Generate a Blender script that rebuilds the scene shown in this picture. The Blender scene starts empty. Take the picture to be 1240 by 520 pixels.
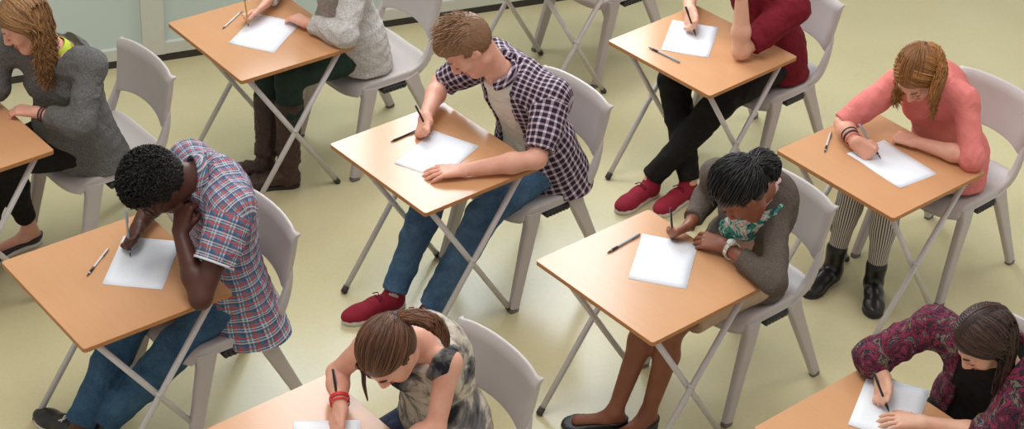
import bpy, math, random
import numpy as np
from mathutils import Vector, Matrix

# ------------------------------------------------------------------ camera, world, light
scene = bpy.context.scene
COL = scene.collection
scene.view_settings.view_transform = 'Standard'
scene.view_settings.look = 'None'
scene.view_settings.gamma = 1
scene.view_settings.use_curve_mapping = False
scene.view_settings.exposure = 0.0

PITCH, ROLL, CAM_H, F_PX = 0.5864, 0.0692, 4.5152, 2225.28
fwv = np.array([0, math.cos(PITCH), -math.sin(PITCH)])
r0 = np.array([1.0, 0, 0]); u0 = np.cross(r0, fwv)
rtv = math.cos(ROLL) * r0 + math.sin(ROLL) * u0
upv = -math.sin(ROLL) * r0 + math.cos(ROLL) * u0
cd = bpy.data.cameras.new('camera'); cam = bpy.data.objects.new('camera', cd); COL.objects.link(cam)
cd.sensor_width = 36; cd.lens = F_PX / 1240 * 36; cd.clip_end = 100
cam.matrix_world = Matrix(((rtv[0], upv[0], -fwv[0], 0), (rtv[1], upv[1], -fwv[1], 0),
                           (rtv[2], upv[2], -fwv[2], CAM_H), (0, 0, 0, 1)))
scene.camera = cam

world = bpy.data.worlds.new('daylight'); scene.world = world; world.use_nodes = True
bg = world.node_tree.nodes['Background']
bg.inputs[0].default_value = (1.0, 0.985, 0.97, 1); bg.inputs[1].default_value = 0.60

def area_light(name, loc, target, sx, sy, power, color):
    ld = bpy.data.lights.new(name, 'AREA'); ld.shape = 'RECTANGLE'; ld.size = sx; ld.size_y = sy
    ld.energy = power; ld.color = color
    o = bpy.data.objects.new(name, ld); COL.objects.link(o); o.location = loc
    d = Vector(target) - Vector(loc); o.rotation_euler = d.to_track_quat('-Z', 'Y').to_euler()
    return o
area_light('ceiling_skylight', (-1.2, 4.6, 7.6), (0.2, 6.2, 0), 3.6, 2.6, 230, (1.0, 0.97, 0.93))
area_light('side_skylight', (4.5, 7.6, 6.5), (0.3, 6.0, 0.4), 2.2, 3.5, 70, (1.0, 0.96, 0.92))
WINDOW_STRENGTH = 9.5

# ------------------------------------------------------------------ small helpers
def srgb(r, g, b):
    f = lambda c: c / 12.92 if c <= 0.04045 else ((c + 0.055) / 1.055) ** 2.4
    return (f(r / 255), f(g / 255), f(b / 255), 1.0)

def unit(v):
    v = np.asarray(v, float); return v / (np.linalg.norm(v) + 1e-12)
V3 = lambda *a: np.array(a, float)

def mesh_obj(name, verts, faces, mat, parent=None, smooth=True, uv=None, attrs=None, mat_idx=None, mats=None):
    me = bpy.data.meshes.new(name)
    verts = np.asarray(verts, np.float32)
    if isinstance(faces, np.ndarray):
        n, k = faces.shape
        me.vertices.add(len(verts)); me.vertices.foreach_set('co', verts.ravel())
        me.loops.add(n * k); me.loops.foreach_set('vertex_index', faces.astype(np.int32).ravel())
        me.polygons.add(n)
        me.polygons.foreach_set('loop_start', np.arange(0, n * k, k, dtype=np.int32))
        me.update(calc_edges=True)
    else:
        me.from_pydata([tuple(map(float, v)) for v in verts], [], faces)
    me.polygons.foreach_set('use_smooth', np.full(len(me.polygons), smooth, dtype=bool))
    if uv is not None:
        l = me.uv_layers.new(name='UVMap'); l.data.foreach_set('uv', np.asarray(uv, np.float32).ravel())
    for k, a in (attrs or {}).items():
        at = me.attributes.new(k, 'FLOAT', 'POINT'); at.data.foreach_set('value', np.asarray(a, np.float32))
    for m in (mats or [mat]): me.materials.append(m)
    if mat_idx is not None: me.polygons.foreach_set('material_index', np.asarray(mat_idx, np.int32))
    me.update(); me.validate()
    o = bpy.data.objects.new(name, me); COL.objects.link(o)
    if parent is not None: o.parent = parent
    return o

def tag(o, label=None, cat=None, group=None, kind=None):
    for k, v in (('label', label), ('category', cat), ('group', group), ('kind', kind)):
        if v: o[k] = v
    return o

def empty(name, loc, rz=0):
    o = bpy.data.objects.new(name, None); COL.objects.link(o); o.location = loc; o.rotation_euler = (0, 0, rz)
    o.empty_display_size = 0.1
    return o

def copy_tree(o, parent=None):
    c = o.copy(); COL.objects.link(c)
    if parent is not None: c.parent = parent
    for ch in list(o.children): copy_tree(ch, c)
    return c

class MB:
    """collects plain shapes into one mesh"""
    def __init__(s): s.v = []; s.f = []
    def add(s, v, f):
        b = len(s.v); s.v += [tuple(map(float, p)) for p in v]; s.f += [tuple(i + b for i in q) for q in f]
    def box(s, c, d, R=None):
        hx, hy, hz = d[0] / 2, d[1] / 2, d[2] / 2
        p = [V3(x, y, z) for x in (-hx, hx) for y in (-hy, hy) for z in (-hz, hz)]
        if R is not None: p = [R @ q for q in p]
        s.add([q + np.array(c) for q in p], [(0, 1, 3, 2), (4, 6, 7, 5), (0, 4, 5, 1), (2, 3, 7, 6), (0, 2, 6, 4), (1, 5, 7, 3)])
    def loft(s, rings, cap=True):
        n = len(rings[0]); b = []
        for r in rings: b += list(r)
        f = []
        for i in range(len(rings) - 1):
            for j in range(n):
                k = (j + 1) % n
                f.append((i * n + j, i * n + k, (i + 1) * n + k, (i + 1) * n + j))
        if cap:
            f.append(tuple(range(n))[::-1]); f.append(tuple((len(rings) - 1) * n + j for j in range(n)))
        s.add(b, f)
    def tube(s, pts, r, n=12, ref=(0, 0, 1), sq=1.0):
        pts = [np.array(p, float) for p in pts]; rings = []
        for i, p in enumerate(pts):
            t = unit(pts[min(i + 1, len(pts) - 1)] - pts[max(i - 1, 0)])
            rf = np.array(ref, float)
            if abs(t @ rf) > 0.95: rf = V3(1, 0, 0) if abs(t[0]) < .9 else V3(0, 1, 0)
            a = unit(np.cross(t, rf)); b = np.cross(t, a)
            rr = r[i] if hasattr(r, '__len__') else r
            rings.append([p + rr * (math.cos(q) * a + sq * math.sin(q) * b) for q in np.linspace(0, 2 * math.pi, n, endpoint=False)])
        s.loft(rings)
    def build(s, name, mat, parent=None, bevel=0, seg=2, smooth=True, subsurf=0, off=None, planar_uv=False):
        v = np.array(s.v)
        if off is not None: v = v - np.array(off)
        o = mesh_obj(name, v, s.f, mat, parent, smooth, uv=np.array([(v[i][0] + .3 * v[i][1], v[i][2] + .6 * v[i][1]) for q in s.f for i in q]) if planar_uv else None)
        if bevel:
            m = o.modifiers.new('bevel', 'BEVEL'); m.width = bevel; m.segments = seg; m.limit_method = 'ANGLE'; m.angle_limit = math.radians(40)
        if subsurf:
            m = o.modifiers.new('sub', 'SUBSURF'); m.levels = subsurf; m.render_levels = subsurf
        if bevel: m = o.modifiers.new('wn', 'WEIGHTED_NORMAL'); m.keep_sharp = True
        return o

def band(c, axis, r0, r1, h, th, n=28, sq=1.0, ref=(1, 0, 0), gap=0.0):
    """ring with thickness around an axis (wristband, collar, strap)"""
    axis = unit(axis); a = unit(np.array(ref) - axis * (np.array(ref) @ axis)); b = np.cross(axis, a)
    m = MB(); rings = []
    q = np.linspace(gap, 2 * math.pi - gap, n + 1)
    P = lambda ang, r, z: np.array(c) + r * (math.cos(ang) * a + sq * math.sin(ang) * b) + z * axis
    for ang in q:
        rings.append([P(ang, r0, -h / 2), P(ang, r0 + th, -h / 2), P(ang, r1 + th, h / 2), P(ang, r1, h / 2)])
    m.loft(rings, cap=True)
    return m

# ------------------------------------------------------------------ implicit surfaces -> smooth continuous meshes
class Field:
    def __init__(s, lo, hi, h):
        s.h = h; s.lo = np.array(lo, float); n = np.ceil((np.array(hi) - s.lo) / h).astype(int) + 1
        s.n = n; s.F = np.full(n, 0.08, np.float32)
        s.ax = [s.lo[i] + h * np.arange(n[i]) for i in range(3)]
    def _sl(s, lo, hi):
        i0 = np.maximum(np.floor((lo - s.lo) / s.h).astype(int), 0)
        i1 = np.minimum(np.ceil((hi - s.lo) / s.h).astype(int) + 1, s.n)
        if (i1 <= i0).any(): return None
        sl = tuple(slice(a, b) for a, b in zip(i0, i1))
        X = s.ax[0][sl[0]].astype(np.float32)[:, None, None]; Y = s.ax[1][sl[1]].astype(np.float32)[None, :, None]; Z = s.ax[2][sl[2]].astype(np.float32)[None, None, :]
        return sl, X, Y, Z
    def _op(s, sl, d, k, mode):
        f = s.F[sl]
        if mode == 'add':
            if k > 0:
                h = np.clip(0.5 + 0.5 * (f - d) / k, 0, 1); s.F[sl] = f + (d - f) * h - k * h * (1 - h)
            else: s.F[sl] = np.minimum(f, d)
        else:
            d = -d
            if k > 0:
                h = np.clip(0.5 - 0.5 * (f - d) / k, 0, 1); s.F[sl] = f + (d - f) * h + k * h * (1 - h)
            else: s.F[sl] = np.maximum(f, d)
    def cone(s, a, b, r1, r2, k=.02, mode='add', sq=None, cap=False):
        a = np.array(a, float); b = np.array(b, float); m = max(r1, r2) * (max(1, sq[1]) if sq else 1) + max(k, .02) + .01
        g = s._sl(np.minimum(a, b) - m, np.maximum(a, b) + m)
        if g is None: return
        sl, X, Y, Z = g; ba = b - a; L2 = float(ba @ ba) + 1e-12
        x, y, z = X - a[0], Y - a[1], Z - a[2]
        tt = (x * ba[0] + y * ba[1] + z * ba[2]) / L2; t = np.clip(tt, 0, 1)
        dx, dy, dz = x - t * ba[0], y - t * ba[1], z - t * ba[2]
        if sq:
            w, fct = np.array(sq[0], float), sq[1]; q = dx * w[0] + dy * w[1] + dz * w[2]; e = q * (1 / fct - 1)
            dx, dy, dz = dx + e * w[0], dy + e * w[1], dz + e * w[2]
        d = np.sqrt(dx * dx + dy * dy + dz * dz) - (r1 + (r2 - r1) * t)
        if cap:
            L = math.sqrt(L2); ex = np.maximum((tt - 1) * L, -tt * L)
            d = np.maximum(d, ex)
        s._op(sl, d.astype(np.float32), k, mode)
    def ell(s, c, R, r, k=.02, mode='add'):
        """R: rows are the axes"""
        c = np.array(c, float); R = np.array(R, float); r = np.array(r, float)
        m = np.abs(R.T) @ r + max(k, .02) + .01
        g = s._sl(c - m, c + m)
        if g is None: return
        sl, X, Y, Z = g; x, y, z = X - c[0], Y - c[1], Z - c[2]
        k0 = 0; k1 = 0
        for i in range(3):
            q = (x * R[i, 0] + y * R[i, 1] + z * R[i, 2])
            k0 = k0 + (q / r[i]) ** 2; k1 = k1 + (q / r[i] ** 2) ** 2
        k0 = np.sqrt(k0); k1 = np.sqrt(k1) + 1e-6
        s._op(sl, (k0 * (k0 - 1) / k1).astype(np.float32), k, mode)
    def cut(s, p, n, c=None, rad=None, k=0.004):
        """remove what lies on the +n side of the plane (inside an optional box of half size rad round c)"""
        p = np.array(p, float); n = unit(n)
        if c is None: g = s._sl(s.lo, s.lo + s.h * s.n)
        else: g = s._sl(np.array(c) - rad, np.array(c) + rad)
        if g is None: return
        sl, X, Y, Z = g
        d = -((X - p[0]) * n[0] + (Y - p[1]) * n[1] + (Z - p[2]) * n[2])
        s._op(sl, d.astype(np.float32), k, 'sub')
    def wedge(s, p, ns, k=.004):
        """remove the intersection of half spaces dot(x-p,n)<0"""
        g = s._sl(s.lo, s.lo + s.h * s.n); sl, X, Y, Z = g; d = None
        for (q, n) in ns:
            n = unit(n); q = np.array(q, float)
            e = (X - q[0]) * n[0] + (Y - q[1]) * n[1] + (Z - q[2]) * n[2]
            d = e if d is None else np.maximum(d, e)
        s._op(sl, d.astype(np.float32), k, 'sub')
    def mesh(s):
        F = s.F; F[0] = F[-1] = .05; F[:, 0] = F[:, -1] = .05; F[:, :, 0] = F[:, :, -1] = .05
        S = (F < 0)
        c = np.zeros(tuple(np.array(F.shape) - 1), np.uint8)
        for i in (0, 1):
            for j in (0, 1):
                for k in (0, 1):
                    c += S[i:F.shape[0] - 1 + i, j:F.shape[1] - 1 + j, k:F.shape[2] - 1 + k]
        act = (c > 0) & (c < 8); idx = np.argwhere(act)
        lut = np.full(act.shape, -1, np.int32); lut[act] = np.arange(len(idx))
        cor = [(i, j, k) for i in (0, 1) for j in (0, 1) for k in (0, 1)]
        val = np.stack([F[idx[:, 0] + a, idx[:, 1] + b, idx[:, 2] + e] for a, b, e in cor], 1)
        acc = np.zeros((len(idx), 3)); cnt = np.zeros(len(idx))
        for p in range(8):
            for q in range(p + 1, 8):
                df = np.array(cor[q]) - np.array(cor[p])
                if np.abs(df).sum() != 1: continue
                a, b = val[:, p], val[:, q]; m = (a < 0) != (b < 0)
                t = np.where(m, a / np.where(m, a - b, 1), 0)
                acc += m[:, None] * (np.array(cor[p]) + t[:, None] * df); cnt += m
        verts = s.lo + s.h * (idx + acc / np.maximum(cnt, 1)[:, None])
        quads = []
        for axis in range(3):
            sl0 = [slice(None)] * 3; sl1 = [slice(None)] * 3
            sl0[axis] = slice(0, -1); sl1[axis] = slice(1, None)
            d = S[tuple(sl0)].astype(np.int8) - S[tuple(sl1)].astype(np.int8)
            e = np.argwhere(d != 0); sg = d[d != 0]
            u, v = (axis + 1) % 3, (axis + 2) % 3
            ok = (e[:, u] > 0) & (e[:, v] > 0); e = e[ok]; sg = sg[ok]
            o = []
            for du, dv in ((-1, -1), (0, -1), (0, 0), (-1, 0)):
                g = e.copy(); g[:, u] += du; g[:, v] += dv
                o.append(lut[g[:, 0], g[:, 1], g[:, 2]])
            qd = np.stack(o, 1); qd[sg < 0] = qd[sg < 0][:, ::-1]
            quads.append(qd)
        Q = np.concatenate(quads); Q = Q[(Q >= 0).all(1)]
        return verts, Q

def vnormals(v, q):
    n = np.cross(v[q[:, 2]] - v[q[:, 0]], v[q[:, 3]] - v[q[:, 1]]); o = np.zeros_like(v)
    for i in range(4): np.add.at(o, q[:, i], n)
    return o / (np.linalg.norm(o, axis=1, keepdims=True) + 1e-12)

def smooth_mesh(v, q, it=1, lam=.5):
    for _ in range(it):
        acc = np.zeros_like(v); cnt = np.zeros(len(v))
        for i in range(4):
            a, b = q[:, i], q[:, (i + 1) % 4]
            np.add.at(acc, a, v[b]); np.add.at(cnt, a, 1)
        v = v + lam * (acc / np.maximum(cnt, 1)[:, None] - v)
    return v

def wave_noise(p, scale, seed, oct=3, ridged=False):
    rng = np.random.RandomState(seed); o = np.zeros(len(p)); amp = 1; fr = 1 / scale; tot = 0
    w = p + 0
    for k in range(oct):
        for j in range(4):
            d = unit(rng.randn(3)); ph = rng.rand() * 6.28
            x = np.sin((w @ d) * fr * 6.28 * (0.7 + .6 * rng.rand()) + ph + 1.2 * np.sin((w @ unit(rng.randn(3))) * fr * 4.1 + rng.rand() * 6))
            o += amp * ((1 - 2 * np.abs(x)) if ridged else x) / 4
        tot += amp; amp *= .5; fr *= 2.0
    return o / tot * 2

def bone_uv(v, q, bones):
    """bones: (a, b, weight radius, reference axis, scale radius); every face takes the bone nearest to it"""
    c = v[q].mean(1); best = np.full(len(q), 1e9); uv = np.zeros((len(q), 4, 2)); bid = np.zeros(len(q), int)
    P = v[q]
    for bi, (a, b, w, ref, R) in enumerate(bones):
        a = np.array(a, float); b = np.array(b, float); ba = b - a; L = np.linalg.norm(ba); ax = ba / L
        t = np.clip((c - a) @ ax, 0, L); d = np.linalg.norm(c - a - t[:, None] * ax, axis=1) - w
        e1 = unit(np.array(ref) - ax * (np.array(ref) @ ax)); e2 = np.cross(ax, e1)
        rel = P - a; th = np.arctan2(rel @ e2, rel @ e1)
        th0 = th[:, :1]; th = th0 + (th - th0 + math.pi) % (2 * math.pi) - math.pi
        m = d < best
        uv[m, :, 0] = (th * R)[m]; uv[m, :, 1] = (rel @ ax)[m]; best[m] = d[m]; bid[m] = bi
    return uv.reshape(-1, 2), bid

def strand_mesh(P, rad, sides=4):
    """P: N,S,3 poly lines, rad: N,S  -> verts, quads, per strand random value"""
    N, S, _ = P.shape
    T = np.gradient(P, axis=1); T /= np.linalg.norm(T, axis=2, keepdims=True) + 1e-9
    ref = np.where(np.abs(T[..., 2:3]) > .8, V3(1, 0, 0), V3(0, 0, 1))
    A = np.cross(T, ref); A /= np.linalg.norm(A, axis=2, keepdims=True) + 1e-9; B = np.cross(T, A)
    an = np.linspace(0, 2 * math.pi, sides, endpoint=False)
    V = P[:, :, None, :] + rad[:, :, None, None] * (np.cos(an)[None, None, :, None] * A[:, :, None, :] + np.sin(an)[None, None, :, None] * B[:, :, None, :])
    i = np.arange(N)[:, None, None] * S * sides + np.arange(S - 1)[None, :, None] * sides
    j = np.arange(sides)[None, None, :]; j2 = (j + 1) % sides
    q = np.stack([i + j, i + j2, i + sides + j2, i + sides + j], -1).reshape(-1, 4)
    val = np.repeat(np.random.RandomState(3).rand(N), S * sides)
    return V.reshape(-1, 3), q, val

# ------------------------------------------------------------------ materials
class NT:
    def __init__(s, name, rough=.5, color=None, spec=.5, metal=0, sss=0):
        s.m = bpy.data.materials.new(name); s.m.use_nodes = True; s.t = s.m.node_tree; s.p = s.t.nodes['Principled BSDF']
        s.p.inputs['Roughness'].default_value = rough; s.p.inputs['Specular IOR Level'].default_value = spec; s.p.inputs['Metallic'].default_value = metal
        if color: s.p.inputs['Base Color'].default_value = color
        if sss:
            s.p.inputs['Subsurface Weight'].default_value = sss; s.p.inputs['Subsurface Radius'].default_value = (.02, .008, .004); s.p.inputs['Subsurface Scale'].default_value = .4
    def n(s, typ, **kw):
        o = s.t.nodes.new(typ)
        for k, v in kw.items():
            if k.startswith('i_'): o.inputs[k[2:].replace('_', ' ')].default_value = v
            else: setattr(o, k, v)
        return o
    def l(s, a, b): s.t.links.new(a, b)
    def math(s, op, a, b=None, c=None):
        o = s.n('ShaderNodeMath', operation=op)
        for i, x in enumerate((a, b, c)):
            if x is None: continue
            if isinstance(x, (int, float)): o.inputs[i].default_value = x
            else: s.l(x, o.inputs[i])
        return o.outputs[0]
    def mix(s, f, a, b, mode='MIX'):
        o = s.n('ShaderNodeMix', data_type='RGBA', blend_type=mode)
        for i, x in ((0, f), (6, a), (7, b)):
            if isinstance(x, (int, float)): o.inputs[i].default_value = x
            elif isinstance(x, tuple): o.inputs[i].default_value = x
            else: s.l(x, o.inputs[i])
        return o.outputs[2]
    def ramp(s, f, stops, interp='LINEAR'):
        o = s.n('ShaderNodeValToRGB'); o.color_ramp.interpolation = interp; e = o.color_ramp.elements
        while len(e) < len(stops): e.new(.5)
        for x, (p, c) in zip(e, stops): x.position = p; x.color = c
        s.l(f, o.inputs[0]); return o.outputs[0]
    def coord(s, kind='Object', scale=None):
        o = s.n('ShaderNodeTexCoord').outputs[kind]
        if scale is not None:
            m = s.n('ShaderNodeMapping'); m.inputs['Scale'].default_value = scale; s.l(o, m.inputs[0]); o = m.outputs[0]
        return o
    def noise(s, vec, scale, detail=3, rough=.5, dist=0):
        o = s.n('ShaderNodeTexNoise'); o.inputs['Scale'].default_value = scale; o.inputs['Detail'].default_value = detail; o.inputs['Roughness'].default_value = rough; o.inputs['Distortion'].default_value = dist
        s.l(vec, o.inputs['Vector']); return o.outputs[0]
    def bump(s, h, strength=.2, dist=.01):
        o = s.n('ShaderNodeBump'); o.inputs['Strength'].default_value = strength; o.inputs['Distance'].default_value = dist
        s.l(h, o.inputs['Height']); s.l(o.outputs[0], s.p.inputs['Normal'])
    def base(s, c): s.l(c, s.p.inputs['Base Color'])
    def folds(s, fine=None, amt=.45):
        v = s.coord(); h = s.noise(v, 11, 3, .5, 1.2)
        if fine is not None: h = s.math('ADD', h, s.math('MULTIPLY', fine, .04))
        s.bump(h, amt, .03)
    def stripe(s, x, period, width, off=0.0):
        f = s.math('FRACT', s.math('MULTIPLY_ADD', x, 1 / period, off))
        return s.math('LESS_THAN', f, width)

def plain(name, col, rough=.5, spec=.5, metal=0, var=.06, scale=30, bump=0, bscale=200, sss=0, folds=False):
    t = NT(name, rough, None, spec, metal, sss); v = t.coord()
    n = t.noise(v, scale)
    a = tuple(c * (1 - var) for c in col[:3]) + (1,); b = tuple(min(1, c * (1 + var)) for c in col[:3]) + (1,)
    t.base(t.ramp(n, [(.3, a), (.7, b)]))
    if folds: t.folds()
    elif bump: t.bump(t.noise(v, bscale, 2), bump, .004)
    return t.m

def m_floor():
    t = NT('vinyl_floor', .25, None, .5); v = t.coord()
    n = t.noise(v, .9, 4, .6); n2 = t.noise(v, 60, 2)
    c = t.ramp(n, [(.3, srgb(194, 183, 142)), (.7, srgb(205, 196, 158))])
    t.base(t.mix(.07, c, t.ramp(n2, [(.35, srgb(172, 160, 120)), (.65, srgb(216, 207, 172))])))
    return t.m
def m_wood():
    t = NT('beech_laminate', .19, None, .5); v = t.coord('Object', (5.0, 60, 60)); v2 = t.coord('Object', (1.2, 9, 9))
    n = t.noise(v, 3, 4, .6, .4); n2 = t.noise(v2, 2, 3, .5, .6)
    c = t.mix(t.math('MULTIPLY', n, .7), srgb(205, 153, 110), srgb(189, 134, 92))
    c = t.mix(t.math('MULTIPLY', n2, .4), c, srgb(210, 163, 124)); t.base(c); return t.m
def m_edge(): return plain('beech_edge_strip', srgb(176, 120, 72), .45, var=.1, scale=60)
def m_plaid(name, base, l1, l2, period, w, fine=None):
    t = NT(name, .85, None, .2); uv = t.n('ShaderNodeTexCoord').outputs['UV']; sp = t.n('ShaderNodeSeparateXYZ'); t.l(uv, sp.inputs[0]); u, v = sp.outputs[0], sp.outputs[1]
    c = base
    if fine:   # big tartan: two coloured bands and thin pale lines each way
        for x, o in ((u, 0.0), (v, .37)):
            c = t.mix(t.math('MULTIPLY', t.stripe(x, period, .22, o + .5), .62), c, l2)
            c = t.mix(t.math('MULTIPLY', t.stripe(x, period, .11, o + .30), .6), c, l1)
            c = t.mix(t.math('MULTIPLY', t.stripe(x, period, .15, o + .86), .75), c, fine)
            c = t.mix(t.math('MULTIPLY', t.stripe(x, period, .07, o + .06), .7), c, l1)
    else:
        for x in (u, v): c = t.mix(t.math('MULTIPLY', t.stripe(x, period, w), .52), c, l1)
        c = t.mix(t.math('MULTIPLY', t.math('MULTIPLY', t.stripe(u, period, w), t.stripe(v, period, w)), .6), c, l2)
    t.base(c); t.folds(t.noise(uv, 900, 1)); return t.m
def m_denim(name, a, b):
    t = NT(name, .85, None, .15); v = t.coord(); n = t.noise(v, 7, 4, .65); n2 = t.noise(v, 160, 2)
    c = t.ramp(n, [(.32, a), (.68, b)]); c = t.mix(.2, c, t.ramp(n2, [(.4, a), (.6, b)])); t.base(c); t.folds(n2, .6); return t.m
def m_stripes():
    t = NT('striped_cotton', .8, None, .2); uv = t.n('ShaderNodeTexCoord').outputs['UV']; sp = t.n('ShaderNodeSeparateXYZ'); t.l(uv, sp.inputs[0])
    t.base(t.mix(t.stripe(sp.outputs[0], .0110, .46), srgb(206, 198, 190), srgb(70, 66, 68))); return t.m
def m_knit(name, a, b, scale=260, rough=.9):
    t = NT(name, rough, None, .15); v = t.coord(); n = t.noise(v, scale, 2, .7); n2 = t.noise(v, 12, 3)
    c = t.ramp(n, [(.38, a), (.62, b)]); t.base(t.mix(t.math('MULTIPLY', n2, .25), c, a)); t.folds(n, .5); return t.m
def m_multi(name, cols, scale, dist=1.5, rough=.8):
    t = NT(name, rough, None, .2); v = t.coord(); n = t.noise(v, scale, 4, .62, dist)
    st = [(.30 + .40 * i / (len(cols) - 1), c) for i, c in enumerate(cols)]
    t.base(t.ramp(n, st, 'CONSTANT')); t.folds(); return t.m
def m_tiedye():
    t = NT('tie_dye_cotton', .85, None, .2); v = t.coord(); n = t.noise(v, 5.5, 4, .6, 1.2); n2 = t.noise(v, 30, 3, .6, .8)
    c = t.ramp(n, [(.36, srgb(38, 38, 44)), (.46, srgb(120, 116, 114)), (.54, srgb(196, 184, 168)), (.7, srgb(216, 205, 188))])
    t.base(t.mix(t.ramp(n2, [(.52, (0, 0, 0, 1)), (.66, (.55, .55, .55, 1))]), c, srgb(58, 58, 66))); t.folds(); return t.m
def m_hair(name, dark, light, rough=.42):
    t = NT(name, rough, None, .4); a = t.n('ShaderNodeAttribute', attribute_name='tint'); v = t.coord('Object', (1, 1, 1)); n = t.noise(v, 14, 2)
    f = t.math('ADD', t.math('MULTIPLY', a.outputs['Fac'], .75), t.math('MULTIPLY', n, .3))
    t.base(t.ramp(f, [(.1, dark), (.95, light)])); return t.m
def m_skin(name, col, sss=.12):
    t = NT(name, .48, None, .35, 0, sss); v = t.coord(); n = t.noise(v, 16, 3); n2 = t.noise(v, 90, 2)
    a = (col[0] * .92, col[1] * .82, col[2] * .80, 1); c = t.ramp(n, [(.35, a), (.65, col)]); t.base(t.mix(.1, c, t.ramp(n2, [(.4, a), (.6, col)]))); t.bump(n2, .06, .002); return t.m
def m_paper():
    t = NT('printed_paper', .7, None, .3); uv = t.n('ShaderNodeTexCoord').outputs['UV']; sp = t.n('ShaderNodeSeparateXYZ'); t.l(uv, sp.inputs[0])
    u, v = sp.outputs[0], sp.outputs[1]
    line = t.math('MULTIPLY', t.stripe(v, 1 / 26, .28), t.math('MULTIPLY', t.math('GREATER_THAN', u, .12), t.math('LESS_THAN', u, .88)))
    line = t.math('MULTIPLY', line, t.math('LESS_THAN', t.math('ABSOLUTE', t.math('SUBTRACT', v, .5)), .42))
    n = t.noise(t.coord('UV', (60, 26, 1)), 2.0, 1); line = t.math('MULTIPLY', line, t.math('GREATER_THAN', n, .46))
    t.base(t.mix(t.math('MULTIPLY', line, .14), srgb(232, 234, 240), srgb(90, 95, 110))); return t.m
def m_window():
    t = NT('daylit_window_pane', .2, srgb(225, 230, 230)); t.p.inputs['Emission Color'].default_value = (.84, .93, 1.0, 1); t.p.inputs['Emission Strength'].default_value = WINDOW_STRENGTH; return t.m

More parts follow.
